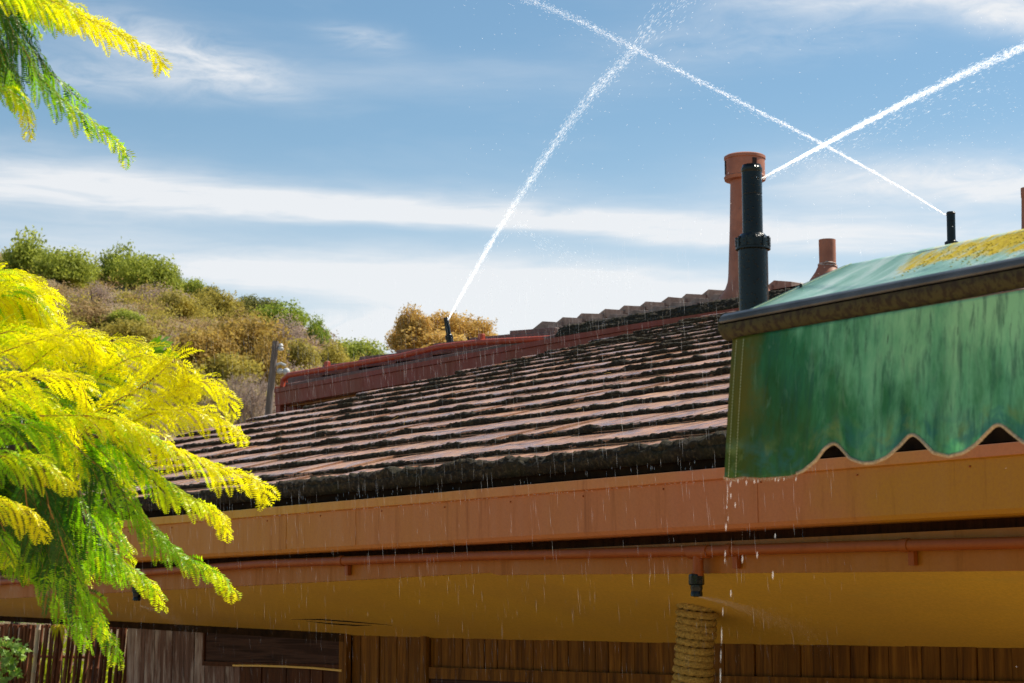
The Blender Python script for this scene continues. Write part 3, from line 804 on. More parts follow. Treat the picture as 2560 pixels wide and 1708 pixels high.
# transom window with pale batten under it
wnd = MB(); s0, s1 = s_at(856), s_at(522); zt0 = z_at(690, 1588); zb = z_at(690, 1657)
wnd.hbox(s0, s1, UW - .03, UW - .012, zb, zt0 + .06); wnd = wnd.build('transom_window', M_glass, house)
m_ = MB(); m_.hbox(s0 - .02, s1 + .025, UW - .045, UW - .009, zb - .035, zb - .002); m_.hbox(s1 + .002, s1 + .025, UW - .045, UW - .009, zb - .001, zt0 + .05); m_.build('frame', M_plank2, wnd)
m_ = MB(); A_, B_, C_ = at_u(583, 1664, UW - .05), at_u(720, 1667, UW - .055), at_u(855, 1677, UW - .05)
m_.tube([A_, (A_ + B_) / 2 + Z * .003, B_, (B_ + C_) / 2 + Z * .004, C_], .0085, 6); m_.build('pale_batten', M_strip, house)
# header and dark window below it on the right
h0 = z_at(1300, 1672, UW - .03)
hd = MB(); v = []; 
for (px, py) in ((1072, 1668), (1700, 1688), (2560, 1704), (2950, 1710)):
    P = to_su(at_u(px, py, UW - .04)); v += [HP(P[0], UW - .04, P[2]), HP(P[0], UW - .007, P[2]), HP(P[0], UW - .007, P[2] - .075), HP(P[0], UW - .04, P[2] - .075)]
f = [(i * 4 + j, i * 4 + 4 + j, i * 4 + 4 + (j + 1) % 4, i * 4 + (j + 1) % 4) for i in range(3) for j in range(4)] + [(0, 1, 2, 3), (15, 14, 13, 12)]
hd.add(v, f); hd.build('window_header', M_plank, house)
m_ = MB(); m_.hbox(s_at(1690), s_at(1085), UW - .02, UW - .009, z_at(1300, 1700, UW) - 1.2, z_at(1300, 1700, UW)); m_.build('window_pane', M_glass, house)
# soft closing faces so the body is solid from the side
m_ = MB(); m_.hbox(S_END, 6.5, 6.2, 6.3, GROUND_Z, 1.7); m_.build('back_wall', M_plank2, house)

# sprinkler supply pipe under the gutter, with tee, hangers
PL = [(-300, 1478), (0, 1455), (344, 1433), (650, 1410), (1200, 1390), (1750, 1378), (2150, 1366), (2560, 1357), (3200, 1345)]
UP = .03
supply = MB(); supply.tube([at_u(x, y, UP) for x, y in PL], .026, 14)
supply = supply.build('supply_pipe', M_pipe, house, smooth=True)
for px in (855, 1825, 2265):
    y = np.interp(px, [p[0] for p in PL], [p[1] for p in PL]); P = at_u(px, y, UP)
    m_ = MB(); m_.tube([P + G * .02, P - G * .02], .031, 14); m_.box8([P + G * a + U * b + Z * c for c in (-.085, -.02) for a, b in ((-.016, .03), (.016, .03), (.016, .055), (-.016, .055))])
    m_.build('pipe_clip', M_pipe, supply, smooth=True)
P = at_u(1745, 1380, UP); tee = MB(); tee.tube([P + G * .055, P - G * .075], .033, 16)
tee.tube([P, P - Z * .115], .026, 16); tee.tube([P - Z * .09, P - Z * .10], .031, 16); tee.build('tee_fitting', M_pipe, supply, smooth=True)
def under_nozzle(px, py, label, scale=1.0):
    P = at_u(px, py, UP); r0 = empty('eave_nozzle', P, label, 'sprinkler', 'small black nozzles under the eave pipe')
    m = MB(); m.lathe(P, [(.024, 0), (.036, -.004), (.038, -.012), (.038, -.05), (.033, -.056)][::-1], 8, (0, 0, 1)); m.build('coupling', M_plastic, r0)
    m = MB(); m.lathe(P, [(.029, -.054), (.030, -.07), (.026, -.085), (.029, -.09), (.029, -.108), (.012, -.112)][::-1], 16); m.build('nozzle_head', M_plastic, r0, smooth=True)
    return P
NZ1 = under_nozzle(1741, 1434, 'black nozzle hanging from the tee just above the rope-wrapped post')
NZ2 = under_nozzle(343, 1462, 'black nozzle under the eave half hidden behind the feathery fronds')

# ------------------------------------------------------------------ rope-wrapped post
Pt = at_u(1744, 1502, .72); Pb = at_u(1732, 1708, .72); ax = (Pt - Pb) / np.linalg.norm(Pt - Pb)
foot = Pt - ax * (Pt[2] / ax[2])
post = empty('rope_post', foot, 'post wrapped in thick tan rope standing under the eave below the tee', 'post')
H = np.linalg.norm(Pt - foot); m_ = MB(); m_.lathe(foot, [(.078, 0), (.078, H + .02)], 20, ax); m_.build('core', M_plank2, post)
def rope_coil(t0, t1, R0=.088, r=.0195, pitch=.0375, steps=34, nn=12):
    a = np.cross(ax, [0, 1, 0.]); a /= np.linalg.norm(a); b = np.cross(ax, a)
    N = int((t1 - t0) / pitch * steps); th = np.arange(N + 1) * 2 * math.pi / steps
    h = t0 + th / (2 * math.pi) * pitch + R0 * .13 * np.cos(th + .4); Rm = R0 + .004 * np.sin(th * .37) + .003 * np.sin(th * .11)
    rad = np.cos(th)[:, None] * a + np.sin(th)[:, None] * b
    C = foot + ax * (h + .003 * np.sin(th * .23))[:, None] + rad * Rm[:, None]
    ph = np.arange(nn) * 2 * math.pi / nn; arc = th * R0
    tw_ = arc[:, None] * 48
    rr_ = r * (1 + .30 * np.abs(np.cos(1.5 * (ph[None] - tw_ * 1.0))) - .16)
    V = C[:, None] + rad[:, None] * (np.cos(ph)[None] * rr_)[..., None] + ax * (np.sin(ph)[None] * rr_)[..., None]
    i_, j_ = np.meshgrid(np.arange(N), np.arange(nn), indexing='ij'); a0 = (i_ * nn + j_).ravel(); a1 = (i_ * nn + (j_ + 1) % nn).ravel()
    return V.reshape(-1, 3), np.stack([a0, a1, a1 + nn, a0 + nn], 1)
V_, Q_ = rope_coil(H - 1.2, H - .005, steps=64); o = link('rope_wrap', npmesh('rope_wrap', V_, quads=Q_), M_rope, smooth=True); adopt(o, post)
V_, Q_ = rope_coil(0.02, H - 1.24, steps=20, nn=8); o = link('rope_wrap', npmesh('rope_wrap', V_, quads=Q_), M_rope, smooth=True); adopt(o, post)

# ------------------------------------------------------------------ upper roof of the same house, with red gutter
UR = 6.75
ga = at_u(688, 972, UR); gb_ = at_u(1847, 771, UR); gm = at_u(1385, 845, UR); gn = at_u(1600, 808, UR); zg = to_su(ga)[2]; sA = to_su(ga)[0]
print('upper gutter z', zg, to_su(gb_)[2], 's', sA, to_su(gb_)[0])
ZR = sorted((to_su(p_)[0], to_su(p_)[2]) for p_ in (ga, gb_, gm, gn))
zr = lambda s_: float(np.interp(s_, [a for a, b in ZR], [b for a, b in ZR]))
def UPp(s_, du=0, dz=0): return HP(s_, UR + du, zr(s_) + dz)
sl = np.linspace(sA, -3.0, 30)
def extr2(prof, ss_): return extrude(prof, [UPp(q) for q in ss_])
ug = extr2([(0, -.055), (.0, -.215), (.02, -.225), (.15, -.225), (.15, .0), (.142, .0), (.142, -.215), (.01, -.2), (.01, -.055)], sl).build('red_gutter', M_red, house)
extr2([(.012, 0), (-.014, .0), (-.016, -.054), (-.001, -.060), (-.001, -.052), (.010, -.05)], sl).build('rim', M_red, ug)
# end plate and posts
m_ = MB(); m_.box8([UPp(sA + a, b, c) for c in (-.222, .03) for a, b in ((.0, .0), (.006, .0), (.006, .15), (.0, .15))]); m_.build('end_cap', M_red, ug)
def upost(px0, px1, u, name='red_post'):
    a, b = to_su(at_u(px0, 1030, u))[0], to_su(at_u(px1, 1030, u))[0]
    m = MB(); m.hbox(b, a, u, u + (a - b), GROUND_Z, zg - .2); m.build(name, M_red, house)
upost(689, 700, UR + .01); upost(713, 739, UR + .2); upost(757, 785, UR + .9)
# wall of the raised part, behind the lower roof
m_ = MB(); m_.hbox(-3, to_su(at_u(1010, 1000, UR + .12))[0], UR + .12, UR + .17, GROUND_Z, zg - .19); m_.build('upper_wall', M_fascia, house)
m_ = MB(); m_.hbox(-3, to_su(at_u(757, 1000, UR + .3))[0], UR + .10, UR + 4, zg - .24, zg - .2); m_.build('upper_soffit', M_fascia, house)
# roof plane
Np = np.cross(G, np.array(slope_dir)); Np = Np if Np[2] > 0 else -Np
P2 = UPp(8, .14, .06)
SIL = [(700, 948), (735, 934), (830, 916), (1000, 884), (1100, 865), (1275, 838), (1392, 830), (1540, 799), (1800, 754), (2010, 716), (2400, 645)]
sil3 = [hit(x, y, Np, P2) for x, y in SIL]
sq = [to_su(p) for p in sil3]
def eave2(s_): return P2 + G * (s_ - 8)
v = []; 
for (s_, u_, z_), p in zip(sq, sil3): v += [eave2(min(s_, sA - .05)), p]
f = [(2 * i, 2 * i + 1, 2 * i + 3, 2 * i + 2) for i in range(len(sil3) - 1)]
m_ = MB(); m_.add([x - Z * .05 for x in v], f)
# slope on the hidden side
m_.add([sil3[0], sil3[4], sil3[-1], sil3[-1] + U * 8 - Z * 2.6, sil3[0] + U * 8 - Z * 2.6], [(0, 1, 2, 3, 4)])
uroof = m_.build('upper_roof', M_trim, house)
ucount = 0
us = [q[1] for q in sq]; s_by_u = sorted([(q[1], q[0]) for q in sq])
for j in range(0, 14):
    d_along = j * .40; Pj = P2 + np.array(slope_dir) * d_along; uj = to_su(Pj)[1]
    smax = np.interp(uj, [a for a, b in s_by_u], [b for a, b in s_by_u]); smax = min(smax, sA - .05)
    s_ = smax - .75
    while s_ > to_su(at_u(2060, 740, uj))[0]:
        c = Pj + G * (s_ - 8)
        e_ = pxy(c + np.array(slope_dir) * .44 + G * .3 + Z * .012)
        if e_[1] < np.interp(e_[0], [a for a, b in SIL], [b for a, b in SIL]) + 3: s_ -= .3; continue
        o = bpy.data.objects.new('tile', TILES2[rr.randrange(3)]); COL.objects.link(o)
        o.matrix_world = tile_matrix(c, .46 / TL, rr.gauss(0, .008), .99, .002); o.parent = uroof; ucount += 1
        s_ -= .61
    if ucount > 95: break
print('upper tiles', ucount)
# thick mossy edge course on the right part
mv = []; mq = []; off = 0
sR0, sR1 = to_su(at_u(1388, 860, UR))[0], to_su(at_u(1960, 760, UR))[0]
for i, (dz, du, sz) in enumerate(tuple((-.012 + .015 * q, .02 + .014 * q, 1.1) for q in range(7))):
    Vm, Qm = moss_ridge((UPp(sR0, du, dz), UPp(sR1, du, dz)), 101 + i, sz, .01, .6, .016); mv.append(Vm); mq.append(Qm + off); off += len(Vm)
o = link('moss', npmesh('moss', np.concatenate(mv), quads=np.concatenate(mq)), M_moss, kind='stuff', smooth=True); adopt(o, uroof)
# dark eave course behind the red pipe on the left
m_ = extr2([(.06, -.02), (.06, .045), (.14, .07), (.14, -.02)], np.linspace(sA - .15, sR0 + .02, 20)); m_.build('eave_course', M_tile2, uroof)
def blockpx(m, x0, yt0, x1, yt1, u, h, dep, slant=0):
    """capping tile between two measured top corners, real height h and depth dep"""
    a, b = to_su(at_u(x0, yt0, u)), to_su(at_u(x1, yt1, u))
    v = []
    for dz in (-h, 0):
        sa = a[0] - (slant if dz == 0 else 0)
        for (s_, z_) in ((sa, a[2]), (b[0], b[2])):
            v.append(HP(s_, u, z_ + dz))
        for (s_, z_) in ((b[0], b[2]), (sa, a[2])):
            v.append(HP(s_, u + dep, z_ + dz))
    m.box8(v)
tops = [(715, 942), (770, 926), (806, 911.5), (898, 892), (990, 876), (1082, 859), (1174, 845), (1274, 827)]
xs_ = [t_[0] for t_ in tops] + [1386]
for i, (x, y) in enumerate(tops):
    m_ = MB(); x1 = xs_[i + 1] + 1; sl_ = -.135 if i < 6 else -.075
    blockpx(m_, x, y, x1, y + (x1 - x) * (-.098 if i < 7 else -.075), UR + .20 + .0 * i, .15 if i == 7 else .11, .30)
    blockpx(m_, x - 3, y + (8 if i < 7 else 11), x1 - 2, y + (8 if i < 7 else 11) + (x1 - x) * (-.11 if i < 7 else -.09), UR + .188, .10, .02)
    m_.build('ridge_tile', M_tile2, uroof, bevel=.006)
for i in range(12):
    x = 1345 + i * 51.5; y = 812 - i * 9.9
    if i > 9: x, y = 1870 + (i - 10) * 50, 712 - (i - 10) * 8.5 + 8
    m_ = MB(); jy = random.uniform(-1.2, 1.2); blockpx(m_, x - 16, y - 4 + jy, x + 58, y - 6.5 + jy, UR + .95 + .03 * i, .075, .5, slant=random.uniform(.14, .22)); m_.build('ridge_tile', M_cap, uroof, bevel=.004)
    if i < 10:
        m_ = MB(); blockpx(m_, x + 14, y + 5, x + 88, y + 4, UR + .7 + .03 * i, .05, .5, slant=.08); m_.build('ridge_tile', M_cap, uroof, bevel=.004)
# red water pipe lying over the gutter
pp = [(706, 968), (708, 950), (722, 938), (819, 922), (1000, 891), (1097, 868), (1199, 856), (1281, 852), (1385, 846), (1500, 838)]
pu = [.02, .03, .04, .05, .05, .05, .05, .06, .10, .13]
m_ = MB(); m_.tube([at_u(x, y, UR + u_) for (x, y), u_ in zip(pp, pu)], .034, 12); rp = m_.build('roof_water_pipe', M_redpipe, house, smooth=True)
for (x, y) in ((817, 914), (1203, 846)):
    P = at_u(x, y, UR + .07); m_ = MB(); m_.box8([P + G * a + U * b + Z * c for c in (-.05, .05) for a, b in ((-.04, -.02), (.04, -.02), (.04, .03), (-.04, .03))]); m_.build('pipe_clip', M_redpipe, rp, bevel=.01)
P = at_u(717, 957, UR + .02); m_ = MB(); m_.tube([P, P + Z * .03], .012, 8); m_.build('pipe_plug', M_redpipe, rp)

# ------------------------------------------------------------------ roof vents
def vent_base(px, py): return hit(px, py, Np, P2)
Yv = vent_base(1800, 745)[1] - .75; kv = Yv / F; print('vent Y', Yv)
vb = at(1868, 762, Yv)
vent = empty('roof_vent', vb, 'tall tapered terracotta vent with a slotted round cap behind the main sprinkler', 'vent', 'terracotta roof vents')
h_ = lambda y: (762 - y) * kv * 1.01
m_ = MB(); m_.lathe(vb, [(72 * kv, -.12), (72 * kv, h_(745)), (56 * kv, h_(725)), (49 * kv, h_(705)), (47 * kv, h_(690)), (41 * kv, h_(560)), (38 * kv, h_(450)), (38 * kv, h_(435))], 36, cap=False)
m_.build('shaft', M_clay, vent, smooth=True)
cap = MB(); cap.lathe(vb, [(38 * kv, h_(446)), (52 * kv, h_(444)), (54 * kv, h_(436)), (51 * kv, h_(433)), (51 * kv, h_(392)), (53 * kv, h_(390)), (53 * kv, h_(383)), (48 * kv, h_(380)), (0.001, h_(380))], 40, cap=False)
cap = cap.build('cap', M_clay, vent, smooth=True)
for a in np.radians([188, 292, 80, 30, 130]):
    c = vb + np.array([math.cos(a), math.sin(a), 0]) * 49.5 * kv; t_ = np.array([-math.sin(a), math.cos(a), 0]); r_n = np.array([math.cos(a), math.sin(a), 0])
    m_ = MB(); m_.box8([c + t_ * x * kv + r_n * y * kv + Z * z_ for z_ in (h_(430), h_(395)) for x, y in ((-6, -4), (6, -4), (6, 2.2), (-6, 2.2))]); m_.build('slot', M_dark, cap)
vb2 = at(2062, 692, Yv * .98); kv2 = vb2[1] / F
v2 = empty('roof_vent', vb2, 'short plain terracotta pipe with a sealed flashing left of the lichen patch', 'vent', 'terracotta roof vents')
h2 = lambda y: (692 - y) * kv2
m_ = MB(); m_.lathe(vb2 + np.array([8 * kv2, 0, 0]), [(21.5 * kv2, -.1), (21.5 * kv2, h2(597)), (17 * kv2, h2(597)), (17 * kv2, h2(640))], 28, cap=False); m_.build('pipe', M_clay, v2, smooth=True)
m_ = MB(); m_.lathe(vb2 + np.array([6 * kv2, 0, 0]), [(60 * kv2, -.25), (44 * kv2, h2(700)), (30 * kv2, h2(680)), (24 * kv2, h2(668)), (22 * kv2, h2(662))], 28, cap=False); m_.build('flashing', M_clay, v2, smooth=True)
sealm = mat('sealant_rag', lambda t: pbsdf(t, t.ramp(t.noise(wpos(t), 30, 4), [(.3, (.25, .15, .11)), (.7, (.6, .48, .42))]), .7))
m_ = MB(); ring = []
for i in range(40):
    a = i * 2 * math.pi / 39 * 1.9; ring.append(vb2 + np.array([(8 + 23 * math.cos(a)) * kv2, 23 * math.sin(a) * kv2, h2(664 - 5 * math.sin(a * .7) + random.uniform(-2, 2))]))
m_.tube(ring, 2.3 * kv2, 6); m_.build('seal_band', sealm, v2, smooth=True)
vb3 = at(2580, 640, Yv * .95); v3 = empty('roof_vent', vb3, 'red-brown vent pipe cut off by the right edge of the picture above the awning', 'vent', 'terracotta roof vents')
k3 = vb3[1] / F; m_ = MB(); m_.lathe(vb3, [(26 * k3, -.6), (24 * k3, 60 * k3), (21 * k3, 150 * k3), (22 * k3, 152 * k3), (22 * k3, 176 * k3)], 28); m_.build('shaft', M_clay, v3, smooth=True)

# ------------------------------------------------------------------ sprinklers
def sprinkler(base, topP, R0, label, Rc=1.72, frac=(.44, .53)):
    """pop-up sprinkler: body, ribbed collar, riser and nozzle head from base to top"""
    base = np.array(base); a_ = topP - base; Hh = np.linalg.norm(a_); a_ = a_ / Hh
    r0 = empty('roof_sprinkler', base, label, 'sprinkler', 'black pop-up sprinklers')
    c0, c1 = Hh * frac[0], Hh * frac[1]; hc = c1 - c0
    m = MB(); m.lathe(base, [(R0 * 1.46, 0), (R0 * 1.46, c0)], 28, a_); m.build('body', M_plastic, r0, smooth=True)
    m = MB(); m.lathe(base, [(R0 * 1.5, c0 - .002), (R0 * Rc, c0 + hc * .02), (R0 * Rc, c0 + hc * .15), (R0 * Rc * .96, c0 + hc * .18), (R0 * Rc * .97, c0 + hc * .66), (R0 * Rc * .9, c0 + hc * .74), (R0 * 1.2, c0 + hc * 1.0), (R0 * 1.0, c0 + hc * 1.02)], 28, a_); cl_ = m.build('collar', M_plastic, r0, smooth=True)
    t = np.cross(a_, [0, 1, .1]); t /= np.linalg.norm(t); b_ = np.cross(a_, t)
    m = MB()
    for i in range(12):
        th = i * math.pi / 6; d = t * math.cos(th) + b_ * math.sin(th); q_ = np.cross(a_, d)
        c = base + d * R0 * Rc * .93
        m.box8([c + q_ * x * R0 * .09 + d * y * R0 + a_ * z_ for z_ in (c0 + hc * .2, c0 + hc * .8) for x, y in ((-1, -.1), (1, -.1), (1, .13), (-1, .13))])
    m.build('grip_ribs', M_plastic, cl_)
    m = MB(); m.lathe(base, [(R0, c1 - .001), (R0, Hh * .82), (R0 * .97, Hh * .822), (R0 * .97, Hh * .828), (R0, Hh * .83), (R0, Hh * .955)], 28, a_, cap=False); m.build('riser', M_plastic, r0, smooth=True)
    m = MB(); m.lathe(base, [(R0, Hh * .955), (R0 * 1.05, Hh * .965), (R0 * 1.05, Hh * .98), (R0 * .96, Hh * .985), (R0 * .9, Hh), (R0 * .3, Hh * 1.003)], 28, a_); m.build('nozzle_cap', M_plastic, r0, smooth=True)
    return r0
SY = 6.0; S0 = sprinkler(at(1886, 850, SY), at(1879, 413, SY), 26 * SY / F, 'large wet black sprinkler in front of the tall vent at the awning corner', frac=(.51, .60))
S1 = sprinkler(at(1129, 880, 23.2), at(1114.5, 794, 23.2), 6.3 * 23.2 / F, 'small black sprinkler tilted left, in front of the golden tree', Rc=1.6, frac=(.38, .5))
S2 = sprinkler(at(2380, 668, 12.6), at(2377, 530, 12.6), 11 * 12.6 / F, 'black sprinkler standing alone behind the lichen patch on the awning', Rc=1.55, frac=(.4, .47))
m_ = MB(); m_.lathe(at(2380, 668, 12.6) - Z * 1.0, [(.022, -.9), (.022, 1.0)], 14); m_.build('standpipe', M_plastic, S2)

# ------------------------------------------------------------------ awning
AY = 5.2; A0 = at(1818, 812, AY)
AG = ray(-2405, 1570); AG[2] = 0; AG /= np.linalg.norm(AG); AU = np.array([AG[1], -AG[0], 0.])
def aw(px, py, off=0): return hit(px, py, AU, A0 + AU * off)
awn = empty('awning', [A0[0] + .8, A0[1] - .2, 0], 'weathered green canvas awning with yellow lichen and a ragged scalloped valance', 'awning')
def f_fabric(t):
    uv = t.node('ShaderNodeUVMap', uv_map='UVMap').outputs[0]
    s_ = t.node('ShaderNodeSeparateXYZ'); t.l.new(uv, s_.inputs[0]); x, y = s_.outputs[0], s_.outputs[1]
    big = t.noise(t.mapping(uv, (11, 1.3, 1)), 1.0, 6, .65, .15)
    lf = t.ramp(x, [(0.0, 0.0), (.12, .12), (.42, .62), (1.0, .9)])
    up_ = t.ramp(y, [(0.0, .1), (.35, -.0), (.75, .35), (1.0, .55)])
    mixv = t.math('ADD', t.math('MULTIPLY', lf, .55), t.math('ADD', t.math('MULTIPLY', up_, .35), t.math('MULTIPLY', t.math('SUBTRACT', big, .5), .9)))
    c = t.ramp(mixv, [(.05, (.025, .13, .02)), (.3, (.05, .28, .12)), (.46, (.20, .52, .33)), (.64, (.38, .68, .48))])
    st = t.noise(t.mapping(uv, (46, 2.6, 1)), 1.0, 7, .68, .4)
    c = t.mix(t.ramp(st, [(.50, 0.0), (.64, .62)]), c, (.025, .15, .10))
    st2 = t.noise(t.mapping(uv, (30, 3.2, 1), (3, 5, 1)), 1.0, 6, .65, .8)
    c = t.mix(t.ramp(st2, [(.58, 0.0), (.72, .7)]), c, (.20, .42, .28))
    st3 = t.noise(t.mapping(uv, (70, 3.0, 1), (9, 1, 4)), 1.0, 4, .6)
    blk = t.math('MULTIPLY', t.ramp(st3, [(.62, 0.0), (.68, .8)]), t.ramp(y, [(.55, 0.0), (.8, 1.0)]))
    c = t.mix(blk, c, (.008, .04, .03))
    # olive algae at the left hem
    al = t.math('MULTIPLY', t.ramp(t.math('ADD', x, t.math('MULTIPLY', t.math('SUBTRACT', t.noise(t.mapping(uv, (10, 3, 1)), 1.0, 5, .65), .5), .22)), [(.0, 1.0), (.05, .9), (.12, 0.0)]), t.ramp(y, [(.1, .25), (.5, 1.0)]))
    c = t.mix(al, c, (.16, .15, .004))
    al2 = t.math('MULTIPLY', t.ramp(t.noise(t.mapping(uv, (12, 2.2, 1), (2, 7, 0)), 1.0, 5, .6), [(.52, 0.0), (.66, .8)]), t.ramp(x, [(.0, 1.0), (.25, .55), (.5, 0.0)]))
    c = t.mix(al2, c, (.075, .13, .008))
    # teal and buff patches near the bottom hem
    tl = t.math('MULTIPLY', t.ramp(t.noise(t.mapping(uv, (13, 7, 1), (4, 4, 0)), 1.0, 4, .6, .3), [(.48, 0.0), (.64, .7)]), t.ramp(y, [(.0, 1.0), (.16, .8), (.30, 0.0)]))
    c = t.mix(tl, c, (.045, .25, .27))
    bf = t.math('MULTIPLY', t.ramp(t.noise(t.mapping(uv, (18, 5, 1), (8, 2, 0)), 1.0, 4, .6, .3), [(.5, 0.0), (.66, .7)]), t.ramp(y, [(.02, .3), (.12, 1.0), (.3, 0.0)]))
    c = t.mix(bf, c, (.30, .42, .16))
    weave = t.noise(t.mapping(uv, (900, 400, 1)), 1.0, 2)
    b = pbsdf(t, c, .5, t.bump(t.math('ADD', t.math('MULTIPLY', weave, .3), t.noise(t.mapping(uv, (18, 4, 1)), 1.0, 5)), .25, .004), spec=.4)
    tr = t.node('ShaderNodeBsdfTranslucent'); t.l.new(t.mix(1.0, c, (1.2, 1.25, 1.0), 'MULTIPLY'), tr.inputs[0])
    m = t.node('ShaderNodeMixShader'); m.inputs[0].default_value = .5; t.l.new(b, m.inputs[1]); t.l.new(tr.outputs[0], m.inputs[2]); return m.outputs[0]
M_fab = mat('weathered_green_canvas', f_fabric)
def f_top(t):
    uv = t.node('ShaderNodeUVMap', uv_map='UVMap').outputs[0]
    s_ = t.node('ShaderNodeSeparateXYZ'); t.l.new(uv, s_.inputs[0]); x, y = s_.outputs[0], s_.outputs[1]
    st = t.noise(t.mapping(uv, (22, 2.0, 1), rot=(0, 0, .15)), 1.0, 6, .6, .4)
    c = t.ramp(st, [(.3, (.24, .50, .38)), (.5, (.45, .68, .58)), (.66, (.74, .84, .80))])  # pale streaks paint the sky's reflection onto the wet cloth
    c = t.mix(t.ramp(x, [(0.0, .8), (.10, .0)]), c, (.05, .22, .12))
    ln = t.noise(t.mapping(uv, (26, 5, 1)), 1.0, 8, .75, .3)
    band = t.math('MULTIPLY', t.ramp(y, [(.50, 0.0), (.66, .8), (.86, 1.0), (.97, .72)]), t.ramp(x, [(.20, 0.0), (.28, .8), (.6, 1.0)]))
    lz = t.ramp(t.math('ADD', t.math('MULTIPLY', band, .5), ln), [(.76, 0.0), (.92, 1.0)])
    yel = t.ramp(t.noise(t.mapping(uv, (90, 20, 1)), 1.0, 4), [(.3, (.50, .33, .004)), (.6, (.72, .56, .01)), (.85, (.78, .72, .28))])
    c = t.mix(lz, c, yel)
    b = pbsdf(t, c, t.mix(lz, (.28, .28, .28), (.85, .85, .85)), t.bump(t.math('ADD', t.math('MULTIPLY', lz, .6), t.noise(uv, 160, 5)), .5, .003), spec=.5)
    tr = t.node('ShaderNodeBsdfTranslucent'); t.l.new(c, tr.inputs[0])
    m = t.node('ShaderNodeMixShader'); m.inputs[0].default_value = .3; t.l.new(b, m.inputs[1]); t.l.new(tr.outputs[0], m.inputs[2]); return m.outputs[0]
M_top = mat('lichened_green_canvas_top', f_top)
def f_alu(t):
    p = wpos(t); c = t.ramp(t.noise(p, 9, 5, .65), [(.35, (.06, .06, .058)), (.7, (.13, .13, .13))])
    return pbsdf(t, c, .38, t.bump(t.noise(p, 60, 4), .1, .002), metallic=.35)
M_alu = mat('grey_bar_metal', f_alu)
def f_roll(t):
    uv = t.node('ShaderNodeUVMap', uv_map='UVMap').outputs[0]
    n1 = t.noise(t.mapping(uv, (34, 5, 1), rot=(0, 0, .5)), 1.0, 5, .65, .5)
    c = t.mix(t.ramp(n1, [(.46, 0.0), (.56, .95)]), (.042, .036, .009), (.014, .007, .002))
    return pbsdf(t, c, .6, spec=.3)
M_roll = mat('dirty_canvas_roll', f_roll)
M_braid = mat('tan_braid', lambda t: pbsdf(t, t.ramp(t.noise(wpos(t), 140, 5, .7), [(.3, (.24, .18, .10)), (.7, (.60, .48, .32))]), .9))
M_thread = mat('pale_thread', lambda t: pbsdf(t, (.55, .62, .35), .7))
def grid_mesh(name, rows, m, parent, uvs, solid=0, smooth=True):
    nr, nc = len(rows), len(rows[0]); V = [p for r0 in rows for p in r0]
    F_ = [(i * nc + j, i * nc + j + 1, (i + 1) * nc + j + 1, (i + 1) * nc + j) for i in range(nr - 1) for j in range(nc - 1)]
    me = mesh(name, V, F_); ul = me.uv_layers.new(name='UVMap')
    fl = [q for r0 in uvs for q in r0]
    for lp in me.loops: ul.data[lp.index].uv = fl[lp.vertex_index]
    o = link(name, me, m, smooth=smooth); adopt(o, parent)
    if solid: s__ = o.modifiers.new('thickness', 'SOLIDIFY'); s__.thickness = solid; s__.offset = 0
    return o
BOT = [(1811, 1192), (1830, 1196), (1860, 1192), (1900, 1195), (1974, 1190), (2008, 1178), (2043, 1150), (2062, 1122), (2080, 1110), (2090, 1109), (2104, 1120), (2127, 1147), (2158, 1158), (2185, 1157), (2219, 1143), (2253, 1112), (2270, 1092), (2282, 1086),
       (2295, 1091), (2307, 1102), (2334, 1132), (2372, 1141), (2410, 1132), (2440, 1112), (2470, 1082), (2486, 1066), (2498, 1061), (2510, 1066), (2536, 1088), (2560, 1106), (2600, 1120), (2650, 1100), (2690, 1050), (2702, 1035), (2716, 1042), (2760, 1080), (2820, 1085), (2880, 1040)]
xs_b = np.arange(1811, 2880, 3.0); yb = np.interp(xs_b, [b[0] for b in BOT], [b[1] for b in BOT])
yb = np.convolve(np.pad(yb, 2, 'edge'), [.1, .2, .4, .2, .1], 'valid')
NV = 46; rows = []; uvs = []
for i in range(NV + 1):
    t = i / NV; row = []; uvr = []
    for j, xb in enumerate(xs_b):
        lx = 1833 + (xb - 1811) * (2880 - 1833) / (2880 - 1811)
        x = lx + (xb - lx) * t ** .8; yt = 845 - (lx - 1833) * .166
        y = yt + (yb[j] - yt) * t
        fold = (.018 * math.sin((xb - 1811) / 31.5 + 1.1 * math.sin(xb / 90)) + .012 * math.sin(xb / 14.0 + 2 * t)) * t ** 1.5 + .03 * math.sin(t * 2.6) * math.sin(xb / 170.0)
        if xb < 1835: fold += (1835 - xb) / 24 * .01
        row.append(aw(x, y, -.012 + fold * .8)); uvr.append(((xb - 1811) / 760.0, 1 - t + (0.0 if True else 0)))
    rows.append(row); uvs.append(uvr)
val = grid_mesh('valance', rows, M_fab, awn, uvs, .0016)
m_ = MB(); m_.tube([rows[-1][j] - AU * .002 for j in range(60, len(xs_b))], .0044, 6); m_.build('braid', M_braid, val, smooth=True)
# stitching down the left hem and frayed bottom edge with hanging drops
for jj in (4, 10):
    m_ = MB()
    for i in range(1, NV):
        a, b = rows[i][jj] - AU * .003, rows[i + 1][jj] - AU * .003; m_.tube([a, a + (b - a) * .65], .0007, 4)
    m_.build('stitching', M_thread, val)
fr = MB(); rr = random.Random(3)
for j in list(range(0, 62)) * 2 + rr.choices(range(62, 300), k=40):
    P = np.array(rows[-1][j]) + AG * rr.uniform(-.002, .002); L_ = rr.uniform(.003, .011) if j < 62 else rr.uniform(.002, .006)
    fr.tube([P + Z * .003, P + AG * rr.uniform(-.003, .003) - Z * L_ * .6, P + AG * rr.uniform(-.006, .006) - Z * L_], [.0006, .0005, .0003], 3, cap=False)
fr.build('frayed_threads', M_braid, val, kind='stuff')
